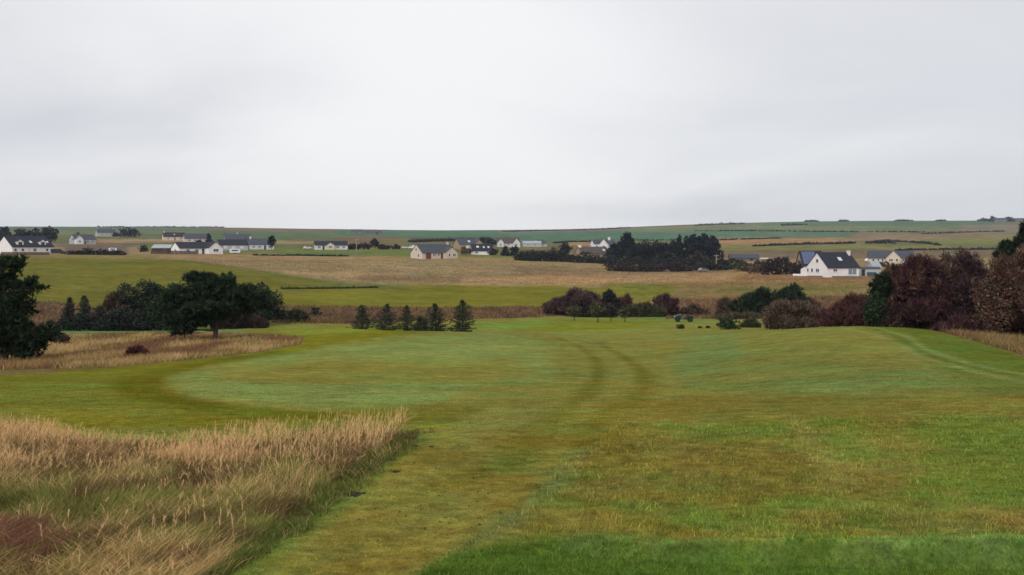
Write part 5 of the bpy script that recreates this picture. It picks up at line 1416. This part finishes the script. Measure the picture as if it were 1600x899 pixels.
H = np.maximum(H * dip * (1 - .4 * hol) * np.where(edge, .5, np.where(edge2, .78, 1)), .04)
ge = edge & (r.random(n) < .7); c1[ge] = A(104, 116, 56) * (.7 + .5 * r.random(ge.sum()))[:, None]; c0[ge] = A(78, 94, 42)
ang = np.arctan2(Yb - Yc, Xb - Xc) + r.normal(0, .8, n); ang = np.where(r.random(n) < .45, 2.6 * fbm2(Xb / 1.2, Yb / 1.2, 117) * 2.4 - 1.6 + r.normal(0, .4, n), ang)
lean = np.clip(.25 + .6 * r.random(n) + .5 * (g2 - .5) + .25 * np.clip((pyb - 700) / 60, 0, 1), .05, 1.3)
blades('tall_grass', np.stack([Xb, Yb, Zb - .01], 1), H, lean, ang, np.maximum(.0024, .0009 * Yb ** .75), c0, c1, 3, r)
print('tall grass blades', n)
# pale seed heads standing above the island, thickest along its far edge
X, Y = pts_in(26000, 3.6, 10.8, -200, 690, r)
ok, px, py, Z = inreg_w(X, Y, ISL1)
ok &= inpoly(px + 22, py, ISL1)
keep = ok & (r.random(len(X)) < np.clip((770 - py) / 80, .02, 1) * np.clip((fbm2(X / .7, Y / .7, 121) - .30) * 3.5, .05, 1))
X, Y, Z, py = X[keep], Y[keep], Z[keep], py[keep]
n = len(X)
px = px[keep]
Hs = (.18 + .15 * r.random(n)) * (1 - .45 * np.exp(-((px - 215) / 130) ** 2))
la = np.abs(r.normal(.3, .4, n)); ld = r.normal(.1, 1.3, n)
sc_ = STRAW * (.8 + .35 * r.random(n))[:, None]
blades('grass_stems', np.stack([X, Y, Z], 1), Hs, la * .7, ld, np.full(n, .0024), A(140, 120, 78) * np.ones((n, 1)), sc_, 2, r)
K = 13
tt_ = np.tile(np.linspace(.66, 1.0, K), n)
hh = np.repeat(Hs, K)
P = np.repeat(np.stack([X, Y, Z], 1), K, 0)
lar = np.repeat(la * .7, K); ldr = np.repeat(ld, K)
P = P + np.array([0, 0, 1.]) * (hh * tt_ * (1 - .35 * lar * tt_))[:, None] + np.stack([np.cos(ldr), np.sin(ldr), np.zeros(n * K)], 1) * (hh * lar * tt_ ** 1.7)[:, None]
cs = np.repeat(sc_, K, 0) * (.9 + .3 * r.random(n * K))[:, None]
blades('grass_seed_heads', P, .016 + .020 * r.random(n * K), .15 + .45 * r.random(n * K), r.random(n * K) * 6.28, np.full(n * K, .0034), cs, cs * 1.08, 1, r)
X, Y = pts_in(60000, 3.6, 10.4, 200, 760, r)
ok, px, py, Z = inreg(X, Y, ISL1)
d_ = fbm2(X / .3, Y / .3, 161, 2)
reach = 46 * (d_ - .15)
fr_ = ~ok & inpoly(px - reach, py, ISL1)
X, Y, Z = X[fr_], Y[fr_], Z[fr_]; n = len(X)
cf_ = np.where((r.random(n) < .25)[:, None], A(150, 134, 86), np.where((r.random(n) < .5)[:, None], A(96, 112, 54), A(80, 100, 48))) * (.7 + .6 * r.random(n))[:, None]
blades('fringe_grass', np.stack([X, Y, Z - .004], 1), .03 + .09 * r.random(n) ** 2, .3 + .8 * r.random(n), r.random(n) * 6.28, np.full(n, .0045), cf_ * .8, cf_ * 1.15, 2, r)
# mown turf and tufty semi-rough in front
X, Y = pts_in(320000, 3.6, 26, -80, 1850, r)
rg = ground_reg(X, Y)
ok = (rg != 1)
X, Y, rg = X[ok], Y[ok], rg[ok]
semi = (rg == 2); tee = (rg == 3)
cl = fbm2(X / .16, Y / .16, 131, 2)
keep = r.random(len(X)) < np.where(semi, np.clip((cl - .28) * 3.2, .25, 1), .9)
crz = (X > .7) & (np.abs(Y - 4.92 - .7 * .16 * (fbm2(X / 1.6, Y * 0 + 3.3, 21) - 0.5)) < .045); keep &= ~crz
X, Y, semi, tee, cl = X[keep], Y[keep], semi[keep], tee[keep], cl[keep]
Z = zat(X, Y); n = len(X)
gcx = ground_col(X, Y)
H = np.where(semi, .018 + .055 * r.random(n) * (.3 + 1.6 * np.clip(cl - .35, 0, 1)), np.where(tee, .016 + .030 * r.random(n), .008 + .012 * r.random(n)))
m = (.55 + .95 * r.random(n))[:, None]
tint = np.where((r.random(n) < .16)[:, None], A(150, 134, 88) / A(105, 105, 62), np.where((r.random(n) < .3)[:, None], np.array([.85, 1.12, .8]), 1.0))
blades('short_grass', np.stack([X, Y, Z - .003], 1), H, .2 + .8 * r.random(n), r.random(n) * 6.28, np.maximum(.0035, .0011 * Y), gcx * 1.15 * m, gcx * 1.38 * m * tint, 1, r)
# clover leaves and fallen flecks in the semi-rough
# dry grass island under the pines
def far_grass(name, poly, n, d0, d1, p0, p1, h0, h1, pal, seed, wk=.0011, gmix=0.0):
    r = np.random.default_rng(seed)
    X, Y = pts_in(n, d0, d1, p0, p1, r)
    ok, px, py, Z = inreg(X, Y, poly)
    X, Y, Z = X[ok], Y[ok], Z[ok]; n = len(X)
    cl = fbm2(X / (1.1 + .008 * Y), Y / (2.5 + .03 * Y), seed, 4)
    pk = np.clip(((cl - .5) * 3.0 + .5 + r.normal(0, .18, n)) * len(pal), 0, len(pal) - 1e-3).astype(int)
    c = np.array(pal)[pk] * (.75 + .5 * r.random(n))[:, None]
    if gmix: c = c * (1 - gmix) + gmix * 1.1 * ground_col(X, Y) * (.6 + .8 * r.random(n))[:, None]
    H = (h0 + (h1 - h0) * r.random(n)) * (.6 + .9 * np.clip(cl - .1, 0, 1))
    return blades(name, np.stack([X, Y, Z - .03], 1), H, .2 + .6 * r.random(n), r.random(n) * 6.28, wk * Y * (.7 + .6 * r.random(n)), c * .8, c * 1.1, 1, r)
DRY = [A(124, 94, 72), A(140, 106, 78), A(162, 130, 92), A(134, 122, 70), A(184, 154, 112)]
far_grass('dry_grass', ISL2, 60000, 34, 90, -60, 480, .16, .42, DRY, 141)
RTG2 = [(1340, 506), (1400, 508), (1460, 516), (1530, 535), (1600, 555), (1720, 588), (1720, 500), (1340, 490)]
far_grass('dry_grass', RTG2, 40000, 34, 66, 1330, 1720, .2, .6, [A(112, 88, 64), A(140, 110, 80), A(160, 132, 98), A(118, 108, 66)], 142)
HEATH = [A(96, 72, 64), A(118, 92, 74), A(140, 112, 82), A(112, 98, 62), A(104, 86, 66)]
far_grass('heath_tussocks', [(420,478),(560,480),(700,481),(860,479),(870,494),(800,498),(700,500),(560,506),(420,506)], 26000, 100, 190, 410, 880, .15, .75, HEATH, 143)
far_grass('heath_tussocks', [(40,470),(100,474),(190,486),(190,512),(40,516)], 9000, 90, 190, 30, 200, .25, .7, HEATH, 144)
far_grass('heath_tussocks', [(1040,468),(1420,462),(1420,497),(1040,499)], 16000, 140, 215, 1030, 1430, .25, .7, HEATH, 145)
PAST = [A(112, 90, 64), A(138, 114, 84), A(154, 130, 98), A(136, 122, 80), A(168, 140, 106)]
X0 = [(250,407),(640,407),(960,411),(1080,421),(1240,432),(1420,436),(1420,462),(950,448),(860,446),(545,442),(450,428)]
far_grass('pasture_tussocks', X0, 60000, 170, 420, 240, 1430, .18, .6, PAST, 146, .0008, .72)

# ------------------------------------------------------------------ thin moist air
hz = MB(); hz.box(-9000, 9000, -60, 3400, -80, 130)
hb = hz.build('haze', None) if False else None
me = bpy.data.meshes.new('haze'); me.from_pydata(hz.v, [], hz.f)
hm = bpy.data.materials.new('thin_haze'); hm.use_nodes = True
for n_ in list(hm.node_tree.nodes):
    if n_.type == 'BSDF_PRINCIPLED': hm.node_tree.nodes.remove(n_)
pv = hm.node_tree.nodes.new('ShaderNodeVolumePrincipled')
pv.inputs['Color'].default_value = (.80, .87, 1.0, 1); pv.inputs['Density'].default_value = .00010; pv.inputs['Anisotropy'].default_value = .2
hm.node_tree.links.new(pv.outputs[0], hm.node_tree.nodes['Material Output'].inputs['Volume'])
o = link_mesh('haze', me, hm); tag(o, kind='stuff')
